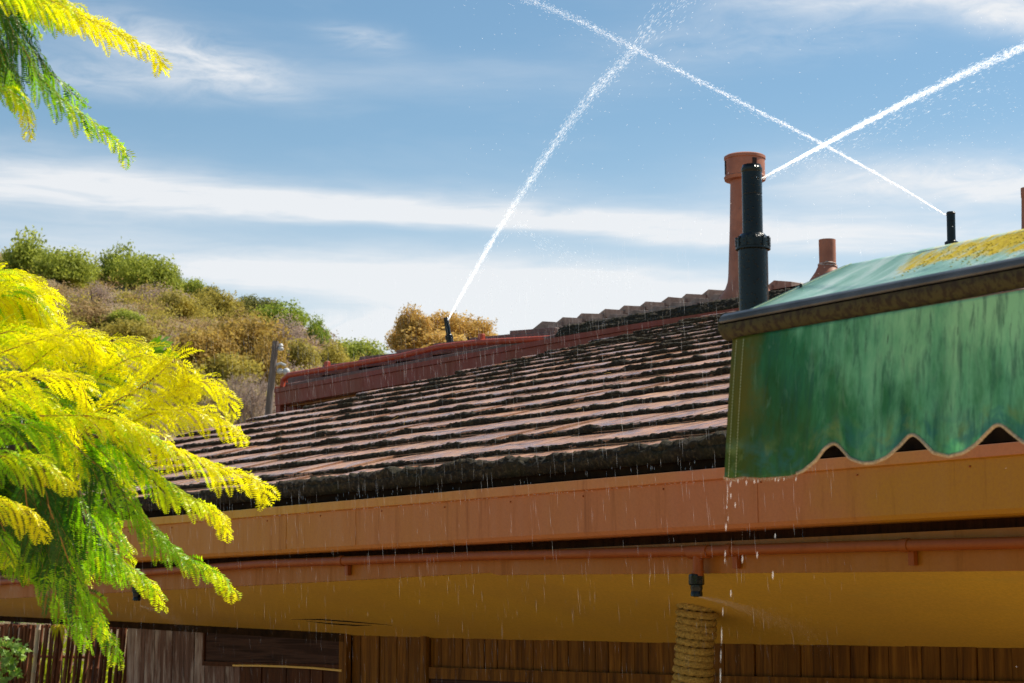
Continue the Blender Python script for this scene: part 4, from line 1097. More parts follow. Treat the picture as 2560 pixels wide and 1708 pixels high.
# front bar: ribbed metal top half over a roll of dirty canvas
bx = np.linspace(1818, 2900, 70)
bar_pts = [aw(x, 815 - (x - 1818) * .187) for x in bx]
def sweep(prof, pts, m, name, parent, smooth=True):
    nn = len(prof); V = [P + AU * a + Z * b for P in pts for a, b in prof]
    F_ = [(k * nn + i, (k + 1) * nn + i, (k + 1) * nn + (i + 1) % nn, k * nn + (i + 1) % nn) for k in range(len(pts) - 1) for i in range(nn)]
    F_ += [tuple(range(nn)), tuple(reversed(range((len(pts) - 1) * nn, len(pts) * nn)))]
    me = mesh(name, V, F_); ul = me.uv_layers.new(name='UVMap')
    for lp in me.loops: k, i = divmod(lp.vertex_index, nn); ul.data[lp.index].uv = (k / len(pts) * 2.2, i / nn)
    o = link(name, me, m, smooth=smooth); me.set_sharp_from_angle(angle=math.radians(35)); adopt(o, parent); return o
def arc(cx_, cz_, rx, rz, a0, a1, n_): return [(cx_ + rx * math.cos(math.radians(a)), cz_ + rz * math.sin(math.radians(a))) for a in np.linspace(a0, a1, n_)]
sweep([(-.020, .004), (-.027, .004), (-.030, .008), (-.029, .014), (-.025, .016), (-.024, .022), (-.018, .026), (-.012, .030), (.02, .034), (.03, .01), (.03, .0)], [p + Z * 0 for p in bar_pts], M_alu, 'front_bar', awn)
sweep(arc(.0, -.004, .030, .036, 176, 372, 14), [aw(x, 815 - (x - 1818) * .187) + Z * .0 for x in bx[0:]], M_roll, 'canvas_roll', awn)
ec = MB(); P = bar_pts[0]; ec.tube([P + AG * .004, P - AG * .001], .030, 18); ec.build('bar_end_cap', M_roll, awn, smooth=True)
# sloping top of the awning
Bk = hit(2112, 664, AG, aw(1826, 793)); 
print('awning back', Bk, 'front', A0)
rows = []; uvs = []; vec = Bk - aw(1826, 793)
nb = 60; bxs = np.linspace(1826, 2900, nb)
for i in range(25):
    t = i / 24; row = []; uvr = []
    for j, x in enumerate(bxs):
        P = aw(x, 793 - (x - 1826) * .187, .004) + vec * t
        sag = -.020 * math.sin(math.pi * t) * min(1, (x - 1826) / 200) * (1 + .3 * math.sin(x / 60)) + .003 * math.sin(x / 25 + t * 4) * (1 - t)
        row.append(P + Z * sag); uvr.append(((x - 1826) / 760, t))
    rows.append(row); uvs.append(uvr)
top = grid_mesh('canopy', rows, M_top, awn, uvs, .0016)
m_ = MB()
for i in range(0, 24):
    a, b = np.array(rows[i][1]) + Z * .003, np.array(rows[i + 1][1]) + Z * .003
    for q in (.0, .34, .67): m_.tube([a + (b - a) * q, a + (b - a) * (q + .2)], .0011, 4)
m_.build('stitching', M_thread, top)
m_ = MB(); m_.tube([rows[-1][j] - Z * .017 - AU * .012 for j in range(nb)], .010, 10); m_.build('rear_bar', M_alu, awn, smooth=True)
for j in (0, 30, 59):       # arms carrying the front bar
    m_ = MB(); m_.tube([np.array(rows[0][j]) - Z * .03 + AU * .03 - AG * .03, np.array(rows[-1][j]) - Z * .03 - AG * .03], .011, 8); m_.build('arm', M_alu, awn)
for j in (30, 59):
    b_ = np.array(rows[-1][j]); m_ = MB(); m_.tube([b_ * [1, 1, 0], b_ - Z * .02], .022, 10); m_.build('support_post', M_alu, awn)
m_ = MB(); a_, b_ = at(1886, 845, SY), np.array(rows[-1][0]) - Z * .04; m_.tube([a_ - Z * .01, b_], .015, 8); m_.build('sprinkler_bracket', M_alu, awn)
P = at(2003, 716, AY); P = np.array(rows[12][3]); P = hit(2002, 722, np.cross(AG, vec), np.array(rows[12][3]))
m_ = MB(); m_.tube([P - Z * .006, P + Z * .010, P + Z * .014 - AG * .005], .004, 8); m_.build('hook', M_plastic, top, smooth=True)
# crumbs of lichen standing proud of the cloth
lc = MB(); rr = random.Random(12)
for i in range(700):
    x = rr.uniform(.34, 1.4) ; t = rr.gauss(.72, .12)
    if not .45 < t < .95: continue
    P = aw(1826 + x * 760, 793 - x * 760 * .187, .004) + vec * t; r_s = rr.uniform(.0012, .0035)
    P = P + Z * (-.020 * math.sin(math.pi * t) * (1 + .3 * math.sin((1826 + x * 760) / 60)) + .001)
    lc.lathe(P, [(r_s, 0), (r_s * .8, r_s * .35), (r_s * .1, r_s * .5)], 6, (0, 0, 1), cap=False)
M_lich = mat('yellow_lichen', lambda t: pbsdf(t, t.ramp(t.noise(wpos(t), 25, 4), [(.35, (.62, .46, .01)), (.6, (.74, .62, .03)), (.8, (.75, .68, .35))]), .9))
lc.build('lichen', M_lich, top, kind='stuff')
#@@PART3
# ------------------------------------------------------------------ cane fence beyond the open end of the house
FY = 27.0; kf = FY / F
M_cane = mat('red_brown_cane', f_wood((.07, .022, .010), (.22, .075, .035), (.42, .20, .11)))
M_canepale = mat('pale_cane', lambda t: pbsdf(t, (.70, .52, .36), .5))
fence = empty('cane_fence', at(165, 1708, FY) * np.array([1, 1, 0]), 'leaning red-brown cane fence with bright gaps seen under the eave at the left', 'fence')
rr = random.Random(21); x = -160.0; i = 0
gaps = (122, 156, 186, 212, 240, 270, 282, 296)
while x < 345:
    w_ = rr.uniform(8.5, 12.5)
    if any(abs(x + 6 - g_) < 5.5 for g_ in gaps): x += rr.uniform(3.6, 5.5)
    xb = x - 3; xt = x + 13 + rr.uniform(-2, 2); yt = 1556 + rr.uniform(-3, 6) + (6 if x < 130 else 3)
    Yd = FY + rr.uniform(-.03, .03)
    Tt = at(xt + w_ / 2, yt, Yd); Bb = at(xb + w_ / 2, 1715, Yd); d_ = (Tt - Bb) / (Tt - Bb)[2]; foot = Bb - d_ * Bb[2]
    r_c = w_ / 2 * kf * .98; Ln = np.linalg.norm(Tt - foot); prof = [(r_c, 0)]; h = .1
    while h < Ln - .06:
        prof += [(r_c, h), (r_c * 1.13, h + .008), (r_c * 1.0, h + .016)]; h += rr.uniform(.24, .34)
    prof.append((r_c, Ln))
    m_ = MB(); m_.lathe(foot, prof, 10, (Tt - foot)); m_.build('cane', M_canepale if i == 22 else M_cane, fence, smooth=True)
    x += w_ + rr.uniform(.1, .8); i += 1
for y in (1640, 1540 + 25):
    m_ = MB(); m_.tube([at(-170, y - 4, FY + .09), at(350, y + 6, FY + .09)], .02, 6); m_.build('rail', M_cane, fence)
# sunlit hedge behind the fence
B_hedge = mat('sunlit_hedge_leaf', f_leaf((.34, .42, .02), (.60, .62, .03), .5, (1.2, 1.2, .6), scale=2))
hedge = empty('hedge', at(150, 1700, 29) * np.array([1, 1, 0]), 'sunlit yellow-green hedge showing through the gaps of the cane fence', 'hedge')
for i in range(8):
    o = bpy.data.objects.new('foliage', CR[i % 5]); COL.objects.link(o); o.material_slots[0].link = 'OBJECT'; o.material_slots[0].material = B_hedge
    Pc = at(-180 + i * 72, 1650, 29.2); o.parent = hedge; o.location = Vector((Pc[0], Pc[1], .9)) - hedge.location; o.scale = (.85, .6, 1.45); o.rotation_euler[2] = i * 1.3
    if i % 2: 
        o2 = o.copy(); COL.objects.link(o2); o2.location.z -= .8; o2.location.y -= .3
# ivy on the left of the fence
def star_leaf(name, lobes, r0, r1, seed, m, cup=.12):
    r = random.Random(seed); v = [(0, 0, 0)]; n = lobes * 4
    for i in range(n):
        a = i / n * 2 * math.pi; ph = (i % 4) / 4; k = .5 + .5 * math.cos(2 * math.pi * ph)
        rad = r0 + (r1 - r0) * k ** 1.3; rad *= (1.15 if abs(a) < .8 or a > 5.5 else .9) * r.uniform(.92, 1.08)
        v.append((rad * math.cos(a), rad * math.sin(a), -cup * rad ** 2 + r.uniform(-.02, .02)))
    me = mesh(name, v, [(0, 1 + i, 1 + (i + 1) % n) for i in range(n)]); me.materials.append(m); return me
IV = [star_leaf('leaf', 5, .42, 1.0, i, M_ivy) for i in range(3)]
ivy = empty('ivy', at(20, 1700, 26.6) * np.array([1, 1, 0]), 'pale variegated ivy trailing over the left end of the cane fence', 'ivy')
vines = [[(-20, 1585), (10, 1605), (30, 1615), (50, 1628), (58, 1650)], [(-10, 1600), (8, 1625), (20, 1640), (30, 1665), (40, 1690)], [(-10, 1640), (12, 1655), (30, 1668), (46, 1685)],
         [(0, 1550), (40, 1549), (80, 1552), (120, 1555)], [(30, 1605), (50, 1618), (62, 1630)], [(-20, 1690), (0, 1696), (15, 1708)]]
rr = random.Random(8)
for vi, pts in enumerate(vines):
    P3 = [at(x, y, 26.7 + rr.uniform(-.05, .05)) for x, y in pts]
    m_ = MB(); m_.tube(P3, .006, 5); m_.build('stem', M_strip, ivy)
    for i in range(len(P3) - 1):
        for q in range(8 if vi != 3 else 8):
            P = P3[i] + (P3[i + 1] - P3[i]) * rr.random() + np.array([rr.gauss(0, .035), rr.gauss(-.06, .03), rr.gauss(0, .035 if vi != 3 else .012)])
            o = bpy.data.objects.new('leaf', IV[rr.randrange(3)]); COL.objects.link(o); s = rr.uniform(.04, .07) * (.75 if vi == 3 else 1)
            o.parent = ivy; o.location = Vector(P) - ivy.location; o.scale = (s, s, s); o.rotation_euler = (rr.uniform(.6, 1.9), rr.uniform(-.6, .6), rr.uniform(-1, 1))
m_ = MB(); m_.tube([at(-20, 1700, 26.7) * np.array([1, 1, 0]), at(-20, 1640, 26.7), at(-20, 1560, 26.7)], .012, 5); m_.build('stem', M_strip, ivy)
# strap-leaved tuft hanging over the fence
M_blade = mat('yellow_blade', f_leaf((.60, .52, .01), (.72, .64, .02), .5, (1.1, 1.1, .5)))
tuft = empty('bamboo_shoot', at(152, 1558, 26.5), 'yellow strap-shaped leaves hanging over the cane fence beside the drooping frond', 'plant')
for (dx, dy) in ((-22, 40), (-16, 52), (-9, 38), (2, 46), (5, 60), (10, 42), (18, 28), (-28, 30)):
    A_, B_ = at(152, 1557, 26.5), at(152 + dx, 1557 + dy, 26.4); Mi = (A_ + B_) / 2 + np.array([dx * .0012, -.03, .04]); w = .02
    sd_ = np.array([.9, .2, .2]) * w
    m_ = MB(); m_.add([A_ - sd_ * .3, A_ + sd_ * .3, Mi + sd_, B_, Mi - sd_], [(0, 1, 2, 4), (4, 2, 3)]); m_.build('leaf', M_blade, tuft)
m_ = MB(); m_.tube([at(152, 1557, 26.5), at(154, 1552, 26.9), at(156, 1600, 27.3), at(156, 1700, 27.3) * np.array([1, 1, 0])], .012, 6); m_.build('stem', M_bark, tuft)

# ------------------------------------------------------------------ broad-leaved shrub between the fronds and the slope
def lobed_leaf(seed):
    r = random.Random(seed); n = 9; v = []; half = []
    for i in range(n + 1):
        t = i / n; w = .24 * math.sin(math.pi * min(t * .93 + .06, 1)) ** .8 * (.55 + .6 * t) * (1 + .38 * math.sin(t * 19 + seed)); half.append((t, w))
    for t, w in half: z = -.16 * t * t; v += [(t, 0, z + .0), (t, w, z + .05 * w * 8 * .3), (t, -w, z + .05 * w * 8 * .3)]
    f = []
    for i in range(n): a = i * 3; f += [(a, a + 3, a + 4, a + 1), (a, a + 2, a + 5, a + 3)]
    me = mesh('leaf', v, f); me.materials.append(M_broad); me.shade_smooth(); return me
LBM = [lobed_leaf(i) for i in range(3)]
def broad(px, py, Y, label, spread, n, seed):
    c = at(px, py, Y); r0 = empty('broad_leaved_shrub', c * np.array([1, 1, 0]), label, 'shrub', 'broad-leaved shrubs behind the fronds'); r = random.Random(seed)
    m_ = MB(); m_.tube([c * np.array([1, 1, 0]), c * np.array([1, 1, .5]) + [.03, 0, 0], c - Z * .01], [.08, .06, .02], 8); m_.build('stem', M_bark, r0)
    for i in range(n):
        o = bpy.data.objects.new('leaf', LBM[i % 3]); COL.objects.link(o); s = spread * Y / F * r.uniform(.75, 1.1)
        az = i * 2.4 + r.uniform(-.3, .3); el = r.uniform(-.1, .95); o.parent = r0
        o.location = Vector(c + np.array([0, 0, r.uniform(-.04, .0)])) - r0.location; o.rotation_mode = 'ZYX'; o.rotation_euler = (r.uniform(-1.2, 1.2), -el, az); o.scale = (s, s, s)
broad(258, 884, 28.3, 'light green lobed-leaf shrub rising above the yellow fronds, the left of two', 78, 18, 1)
broad(376, 876, 28.3, 'light green lobed-leaf shrub rising above the yellow fronds, the right of two', 68, 13, 5)
broad(60, 828, 28.3, 'light green lobed-leaf shrub half hidden among the fronds at the left edge', 56, 12, 6)

# ------------------------------------------------------------------ feathery tree
TD = 7.0
TRX = at(-520, 1300, 7.4)
tree = empty('feathery_tree', TRX * np.array([1, 1, 0]), 'feathery-leaved tree with drooping yellow-green fronds filling the left side', 'tree')
m_ = MB(); T0 = TRX * np.array([1, 1, 0]); T1 = at(-470, 900, 7.3); T2 = at(-380, 200, 7.2); T3 = at(-340, -300, 7.2)
m_.tube([T0 - Z * .1, T0 + Z * .4, (T0 + T1) / 2 + [.05, 0, 0], T1, T2, T3], [.16, .13, .11, .09, .06, .04], 14); m_.build('trunk', M_bark, tree, smooth=True)
def crv(P, step):
    P = [np.array(p, float) for p in P]; P = [2 * P[0] - P[1]] + P + [2 * P[-1] - P[-2]]; out = []
    for i in range(1, len(P) - 2):
        for t in np.linspace(0, 1, 24, endpoint=False):
            out.append(.5 * ((2 * P[i]) + (-P[i - 1] + P[i + 1]) * t + (2 * P[i - 1] - 5 * P[i] + 4 * P[i + 1] - P[i + 2]) * t * t + (-P[i - 1] + 3 * P[i] - 3 * P[i + 1] + P[i + 2]) * t ** 3))
    out.append(P[-2]); out = np.array(out); d = np.r_[0, np.cumsum(np.linalg.norm(np.diff(out, axis=0), axis=1))]
    n = max(int(d[-1] / step), 3); q = np.linspace(0, d[-1], n + 1)
    return np.stack([np.interp(q, d, out[:, k]) for k in range(3)], 1)
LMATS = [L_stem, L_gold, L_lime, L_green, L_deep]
nleaf = 0
def spray(ctrl, Y, tone=0, Lp=.135, seed=0, roll=.0, dY=.15, tipw=.5, step=.0138, label=None, name='frond'):
    """one twice-feathered frond. tone 0 golden .. 1 deep green; ctrl = measured curve at distance Y"""
    global nleaf
    r = np.random.default_rng(seed + 500)
    n0 = len(ctrl); P3 = [at(x, y, Y + dY * (i / (n0 - 1) - .5)) for i, (x, y) in enumerate(ctrl)]
    C = crv(P3, step); N = len(C) - 1; mb = MB(); mb.tube(C, list(np.linspace(.0030, .0008, N + 1)), 5, cap=False)
    PS = []; Ls = []; M = []
    for i in range(1, N + 1):
        t = i / N; T = C[min(i + 1, N)] - C[i - 1]; T = T / np.linalg.norm(T)
        S = np.cross(T, Z); S /= np.linalg.norm(S) + 1e-9; Nn = np.cross(S, T)
        side = 1 if i % 2 else -1
        rl = roll + r.normal(0, .22)
        d = (S * math.cos(rl) + Nn * math.sin(rl)) * side
        env = (.55 + .45 * min(t / .18, 1)) * (1 if t < tipw else max(.34, 1 - (t - tipw) / (1 - tipw) * .66))
        L = 1.32 * Lp * env * r.uniform(.82, 1.12)
        ns = max(int(L / .0068), 5); pos = C[i].copy(); dr = d * .62 + T * .80 + np.array([0, 0, r.normal(.05, .1)]); dr /= np.linalg.norm(dr)
        pts = [pos.copy()]; dirs = [dr.copy()]; gv = r.uniform(1.0, 1.9) / ns * (1.15 if tone > .3 else .95)
        for q in range(ns):
            dr = dr + np.array([0, 0, -gv * (.5 + q / ns)]); dr /= np.linalg.norm(dr); pos = pos + dr * L / ns
            pts.append(pos.copy()); dirs.append(dr.copy())
        pts = np.array(pts); dirs = np.array(dirs)
        mb.tube(pts[::3] if len(pts) % 3 == 1 else np.vstack([pts[::3], pts[-1:]]), .0004, 3, cap=False)
        up = Nn * .8 + Z * .35 + r.normal(0, .35, 3)
        sidev = T[None] + r.normal(0, .16, 3)[None] - dirs * (dirs @ T)[:, None]; sidev /= np.linalg.norm(sidev, axis=1)[:, None] + 1e-9
        nrm_ = np.cross(sidev, dirs)
        k = np.arange(1, ns + 1); e2 = np.sin(np.pi * np.clip(k / ns * .86 + .12, 0, 1)) ** .55
        for sg in (1, -1):
            ld = sidev[k] * sg * .88 + dirs[k] * .42 + nrm_[k] * r.normal(.12, .12, (len(k), 1)); ld /= np.linalg.norm(ld, axis=1)[:, None]
            ll = .0245 * e2[:, None] * r.uniform(.85, 1.12, (len(k), 1)); ww = dirs[k] * .0035 * (.6 + .4 * e2[:, None]) + nrm_[k] * r.normal(0, .0008, (len(k), 1))
            b0 = pts[k]; PS.append(np.stack([b0, b0 + ld * ll * .5 - ww, b0 + ld * ll, b0 + ld * ll * .5 + ww], 1))
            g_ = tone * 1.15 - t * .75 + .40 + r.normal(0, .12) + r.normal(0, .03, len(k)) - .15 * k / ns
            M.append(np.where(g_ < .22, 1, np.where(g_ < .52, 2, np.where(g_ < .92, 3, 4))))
    Q = np.concatenate(PS).reshape(-1, 3); mm = np.concatenate(M); nq = len(mm); nleaf += nq
    sv = np.array(mb.v); sf = np.array([f_ for f_ in mb.f if len(f_) == 4])
    V = np.vstack([sv, Q]); F_ = np.vstack([sf, np.arange(4 * nq).reshape(-1, 4) + len(sv)])
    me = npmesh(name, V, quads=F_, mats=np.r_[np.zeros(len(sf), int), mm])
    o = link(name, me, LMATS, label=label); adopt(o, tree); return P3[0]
def limb(pts, r0, r1): m_ = MB(); m_.tube(crv(pts, .06), list(np.linspace(r0, r1, len(crv(pts, .06)))), 8); m_.build('branch', M_bark, tree, smooth=True)
SP = [ # ctrl, Y, tone, Lp, roll
 ([(-120, -70), (40, -28), (150, 12), (250, 62), (340, 104), (390, 135), (404, 165)], 6.7, .12, .115, .15),
 ([(-60, -40), (60, -20), (140, 30), (180, 60)], 6.9, .55, .12, .2),
 ([(-90, -80), (0, 30), (50, 105), (100, 190), (165, 255), (240, 310), (290, 350), (314, 385)], 6.8, .74, .125, .15),
 ([(-130, 120), (-40, 190), (20, 225), (62, 262), (74, 330)], 6.7, .5, .085, .2),
 ([(-100, -40), (-30, 60), (0, 150), (20, 200)], 7.0, .9, .13, .1),
 ([(-110, -90), (10, 10), (60, 90), (120, 175), (200, 250)], 6.95, 1.0, .12, .3),
 ([(-90, -20), (-20, 80), (20, 170), (60, 235)], 6.9, 1.0, .12, .0),
 ([(-130, -80), (20, -40), (130, 0), (230, 45), (300, 85)], 6.8, .35, .11, .5),
 ([(-80, -60), (20, -10), (60, 30), (90, 70)], 7.0, .8, .12, .0),
 ([(-140, 30), (-60, 90), (10, 170), (50, 260)], 7.1, .9, .12, .1),
 # main mass, upper hump
 ([(-180, 800), (-80, 730), (10, 690), (75, 695), (125, 735), (150, 790)], 7.0, -.15, .10, .5),
 ([(-120, 820), (-20, 755), (60, 742), (115, 775), (150, 830), (188, 872)], 6.95, -.1, .11, .6),
 ([(-100, 790), (0, 735), (60, 735), (90, 770), (105, 825)], 6.9, -.15, .10, .4),
 ([(-100, 900), (0, 835), (80, 835), (140, 875), (172, 935)], 6.8, .15, .11, .6),
 ([(-60, 905), (60, 862), (150, 838), (215, 850), (243, 905)], 6.75, -.05, .11, .45),
 ([(60, 930), (150, 862), (215, 850), (270, 880), (300, 930)], 6.85, .1, .10, .6),
 ([(150, 960), (240, 880), (310, 852), (350, 870), (385, 905)], 7.0, -.05, .10, .5),
 ([(200, 1050), (330, 980), (400, 932), (440, 900), (466, 930), (476, 990)], 6.7, -.15, .11, .9),
 ([(180, 1000), (280, 920), (350, 890), (400, 905), (440, 960)], 6.9, .05, .11, .6),
 ([(300, 1050), (400, 1000), (480, 955), (540, 965), (570, 1000), (582, 1032)], 6.8, -.1, .10, .55),
 ([(280, 1080), (380, 1035), (470, 1025), (545, 1045), (605, 1092)], 6.75, -.05, .11, .35),
 ([(-100, 960), (0, 945), (100, 940), (180, 950), (212, 985), (216, 1045)], 6.5, -.1, .11, .35),
 ([(-80, 1010), (40, 990), (120, 1010), (170, 1060), (190, 1120)], 6.6, .2, .12, .3),
 ([(100, 1040), (220, 1040), (310, 1060), (380, 1090), (415, 1150)], 6.6, .1, .12, .3),
 ([(60, 960), (170, 1000), (260, 1050), (330, 1120), (360, 1180)], 6.9, .45, .13, .4),
 ([(260, 1040), (360, 1085), (450, 1125), (540, 1165), (620, 1195), (655, 1215), (664, 1244)], 6.65, .1, .115, .3),
 ([(230, 1060), (330, 1140), (410, 1200), (490, 1250), (545, 1285), (568, 1322)], 6.75, .38, .12, .2),
 ([(180, 1110), (270, 1190), (340, 1270), (400, 1340), (470, 1395), (540, 1430), (578, 1472)], 6.7, .62, .125, .2),
 ([(170, 1140), (200, 1250), (250, 1340), (310, 1405), (370, 1450), (402, 1500)], 6.8, .66, .12, .2),
 ([(110, 1200), (130, 1300), (150, 1400), (185, 1480), (230, 1540), (270, 1585), (288, 1640)], 6.75, .86, .12, .2),
 ([(80, 1210), (100, 1320), (120, 1410), (150, 1490), (190, 1550), (215, 1600)], 6.85, .95, .12, .3),
 ([(120, 1260), (150, 1340), (180, 1420), (230, 1500), (262, 1570)], 6.65, .8, .12, .1),
 ([(60, 1190), (70, 1280), (90, 1360), (110, 1430)], 6.7, .95, .12, .4),
 ([(150, 1180), (175, 1270), (210, 1340), (250, 1400), (290, 1440)], 6.9, .9, .12, .4),
 ([(-110, 1230), (-20, 1250), (40, 1268), (85, 1295), (104, 1335)], 6.4, .1, .10, .3),
 ([(-120, 1290), (-50, 1320), (0, 1350), (22, 1400)], 6.5, .7, .10, .3),
 ([(-100, 1150), (0, 1140), (90, 1155), (150, 1190), (180, 1215)], 6.45, .42, .11, .4),
 ([(-80, 1080), (20, 1060), (110, 1075), (180, 1130), (200, 1180)], 6.6, .5, .12, .4),
]
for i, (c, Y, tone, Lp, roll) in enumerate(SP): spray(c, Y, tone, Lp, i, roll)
# inner fronds in deeper greens
rr = random.Random(77)
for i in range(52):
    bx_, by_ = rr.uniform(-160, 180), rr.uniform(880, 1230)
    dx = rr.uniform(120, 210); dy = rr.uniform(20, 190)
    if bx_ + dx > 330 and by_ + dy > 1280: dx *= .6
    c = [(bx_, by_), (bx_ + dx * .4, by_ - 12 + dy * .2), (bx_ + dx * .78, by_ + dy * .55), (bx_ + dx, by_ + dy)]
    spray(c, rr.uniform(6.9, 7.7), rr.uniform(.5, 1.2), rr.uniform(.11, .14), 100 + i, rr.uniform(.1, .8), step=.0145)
for i in range(10):
    bx_, by_ = rr.uniform(-40, 150), rr.uniform(1150, 1290)
    c = [(bx_, by_), (bx_ + 25, by_ + 70), (bx_ + 60, by_ + 130), (bx_ + 95, by_ + 180)]
    spray(c, rr.uniform(6.9, 7.3), rr.uniform(.6, 1.0), .12, 200 + i, .3, step=.0145)
for i in range(12):
    bx_, by_ = rr.uniform(-160, -20), rr.uniform(700, 900)
    c = [(bx_, by_), (bx_ + 60, by_ - 20), (bx_ + 120, by_ + 10), (bx_ + 150, by_ + 60)]
    spray(c, rr.uniform(6.9, 7.5), rr.uniform(.0, .6), .12, 300 + i, .5, step=.0145)
print('leaflets', nleaf)
m_ = MB()
limb([T1, at(-300, 760, 7.2), at(-150, 800, 7.1), at(-80, 790, 7.0)], .045, .012)
limb([T1, at(-300, 960, 7.1), at(-100, 960, 7.0), at(60, 940, 6.95), at(180, 960, 6.9)], .05, .01)
limb([(T0 + T1) / 2, at(-300, 1180, 7.1), at(-60, 1140, 7.0), at(90, 1110, 6.9), at(200, 1080, 6.85), at(260, 1040, 6.8)], .05, .009)
limb([at(200, 1080, 6.85), at(190, 1140, 6.8), at(196, 1210, 6.75), at(212, 1310, 6.7)], .008, .004)
limb([at(90, 1110, 6.9), at(110, 1160, 6.85), at(112, 1210, 6.8)], .009, .005)
limb([at(200, 1080, 6.85), at(290, 1110, 6.7), at(350, 1170, 6.7), at(415, 1235, 6.7)], .007, .003)
limb([at(260, 1040, 6.8), at(330, 985, 6.7), at(400, 935, 6.68)], .006, .003)
limb([T3, at(-200, -200, 7.0), at(-110, -60, 6.8)], .03, .012)
limb([T2, at(-240, 60, 7.0), at(-120, 110, 6.75)], .03, .01)
limb([(T0 + T1) / 2, at(-300, 1260, 6.8), at(-120, 1240, 6.45)], .03, .01)

# ------------------------------------------------------------------ water
def drops_mesh(name, P, Dv, L, R):
    """spindle-shaped drops: centre P, direction Dv, length L, radius R"""
    n = len(P); Dv = Dv / np.linalg.norm(Dv, axis=1)[:, None]
    a = np.cross(Dv, np.tile([.31, .87, .12], (n, 1))); a /= np.linalg.norm(a, axis=1)[:, None]; b = np.cross(Dv, a)
    L = L[:, None]; R = R[:, None]
    V = np.stack([P - Dv * L / 2, P + a * R, P + b * R, P - a * R, P - b * R, P + Dv * L / 2], 1)
    T = np.array([(0, 2, 1), (0, 3, 2), (0, 4, 3), (0, 1, 4), (5, 1, 2), (5, 2, 3), (5, 3, 4), (5, 4, 1)])
    F_ = (T[None] + (np.arange(n) * 6)[:, None, None]).reshape(-1, 3)
    return npmesh(name, V.reshape(-1, 3), tris=F_)
def jet(ctrl, label, n, w0, w1, size, seed, fine=0.5, core=0, tgrow=1.0, bias=1.0, clump=True, corew=(.3, .6), mist=.5):
    """ctrl: 3-D points from the nozzle outwards; w0/w1 spread radius (m) at start and end"""
    r = np.random.default_rng(seed); C = crv(ctrl, .05); N = len(C) - 1; LT = N * .05
    root = empty('water_jet', C[0], label, 'water jet', 'water jets from the sprinklers')
    t = r.random(n) ** bias
    if clump:
        ph = np.cumsum(r.uniform(.3, 1.2, 400)); cen = ph / ph[-1]
        mk = r.random(n) < .55 * np.clip(t * 2, 0, 1); t = np.where(mk, np.clip(cen[r.integers(0, 400, n)] + r.normal(0, .0015, n), 0, 1), t)
    idx = t * N; i0 = np.clip(idx.astype(int), 0, N - 1); f_ = (idx - i0)[:, None]
    P = C[i0] * (1 - f_) + C[i0 + 1] * f_; T = C[i0 + 1] - C[i0]; T /= np.linalg.norm(T, axis=1)[:, None]
    w = w0 + (w1 - w0) * t ** tgrow; off = r.normal(size=(n, 3)); off -= T * np.sum(off * T, 1)[:, None]
    out = r.random(n) < .06; w = np.where(out, w * 2.4, w); P = P + off * w[:, None] * .55; 
    P[:, 2] -= np.where(out, np.abs(r.normal(0, 1, n)) * w * 1.4, 0)
    L = size * r.uniform(1.2, 7, n) * (1 + .5 * (1 - t)); R = size * r.uniform(.12, .34, n)
    me = drops_mesh('drops', P, T + r.normal(0, .10, (n, 3)), L, R)
    o = link('drops', me, M_water, kind='stuff', smooth=True); adopt(o, root)
    if core:
        nc = int(N * core); pts = C[:nc + 1]; rad = np.linspace(w0 * corew[0], (w0 + (w1 - w0) * core ** tgrow) * corew[1], nc + 1); m_ = MB(); m_.tube(pts, list(rad), 14, cap=False)
        me = mesh('solid_stream', m_.v, m_.f); at_ = me.attributes.new('along', 'FLOAT', 'POINT')
        at_.data.foreach_set('value', np.repeat(np.linspace(1, 0, nc + 1) ** 1.2 * mist, 14).astype(np.float32))
        o = link('spray_core', me, M_mist, smooth=True); adopt(o, root)
    return root
n0 = at(1907, 445, 5.98)
jet([n0, at(2060, 362, 5.8), at(2300, 238, 5.55), at(2560, 118, 5.3), at(2860, 10, 5.0)], 'broad white jet shooting up right from the main sprinkler', 5600, .0014, .017, .0026, 1, core=.45, tgrow=.85, bias=.95, corew=(1.1, .55), mist=1.0)
jet([n0, at(2060, 385, 5.8), at(2300, 300, 5.6), at(2560, 240, 5.4), at(2800, 200, 5.2)], 'thin fan of stray drops falling below the main jet', 900, .004, .26, .0013, 11, tgrow=1.0, bias=.8, clump=False)
jet([at(1120, 800, 23.1), at(1180, 690, 22.6), at(1265, 545, 22), at(1380, 370, 21.3), at(1480, 235, 20.8), at(1590, 122, 20.2)], 'tall jet rising right from the small tilted sprinkler', 3300, .006, .062, .0085, 2, core=.4, tgrow=.75, bias=.85, corew=(1.1, .6), mist=.5)
jet([at(1590, 122, 20.2), at(1640, 60, 19.9), at(1700, 0, 19.6), at(1760, -60, 19.2)], 'scattered upper end of the tall jet breaking into drops', 300, .08, .26, .010, 3, clump=True)
jet([at(2368, 540, 12.6), at(2240, 462, 12.9), at(2060, 362, 13.4), at(1850, 255, 14), at(1600, 128, 14.7), at(1420, 40, 15.2), at(1280, -15, 15.6), at(1100, -70, 16)], 'long thin jet crossing the sky leftwards from the lone sprinkler', 4600, .0025, .036, .0050, 4, core=.3, tgrow=.85, bias=.72, corew=(1.0, .5), mist=.5)
jet([at(1290, 560, 30), at(1380, 620, 30), at(1480, 670, 30), at(1590, 725, 30)], 'faint falling arc of drops in front of the low clouds', 300, .10, .2, .008, 5, clump=True)
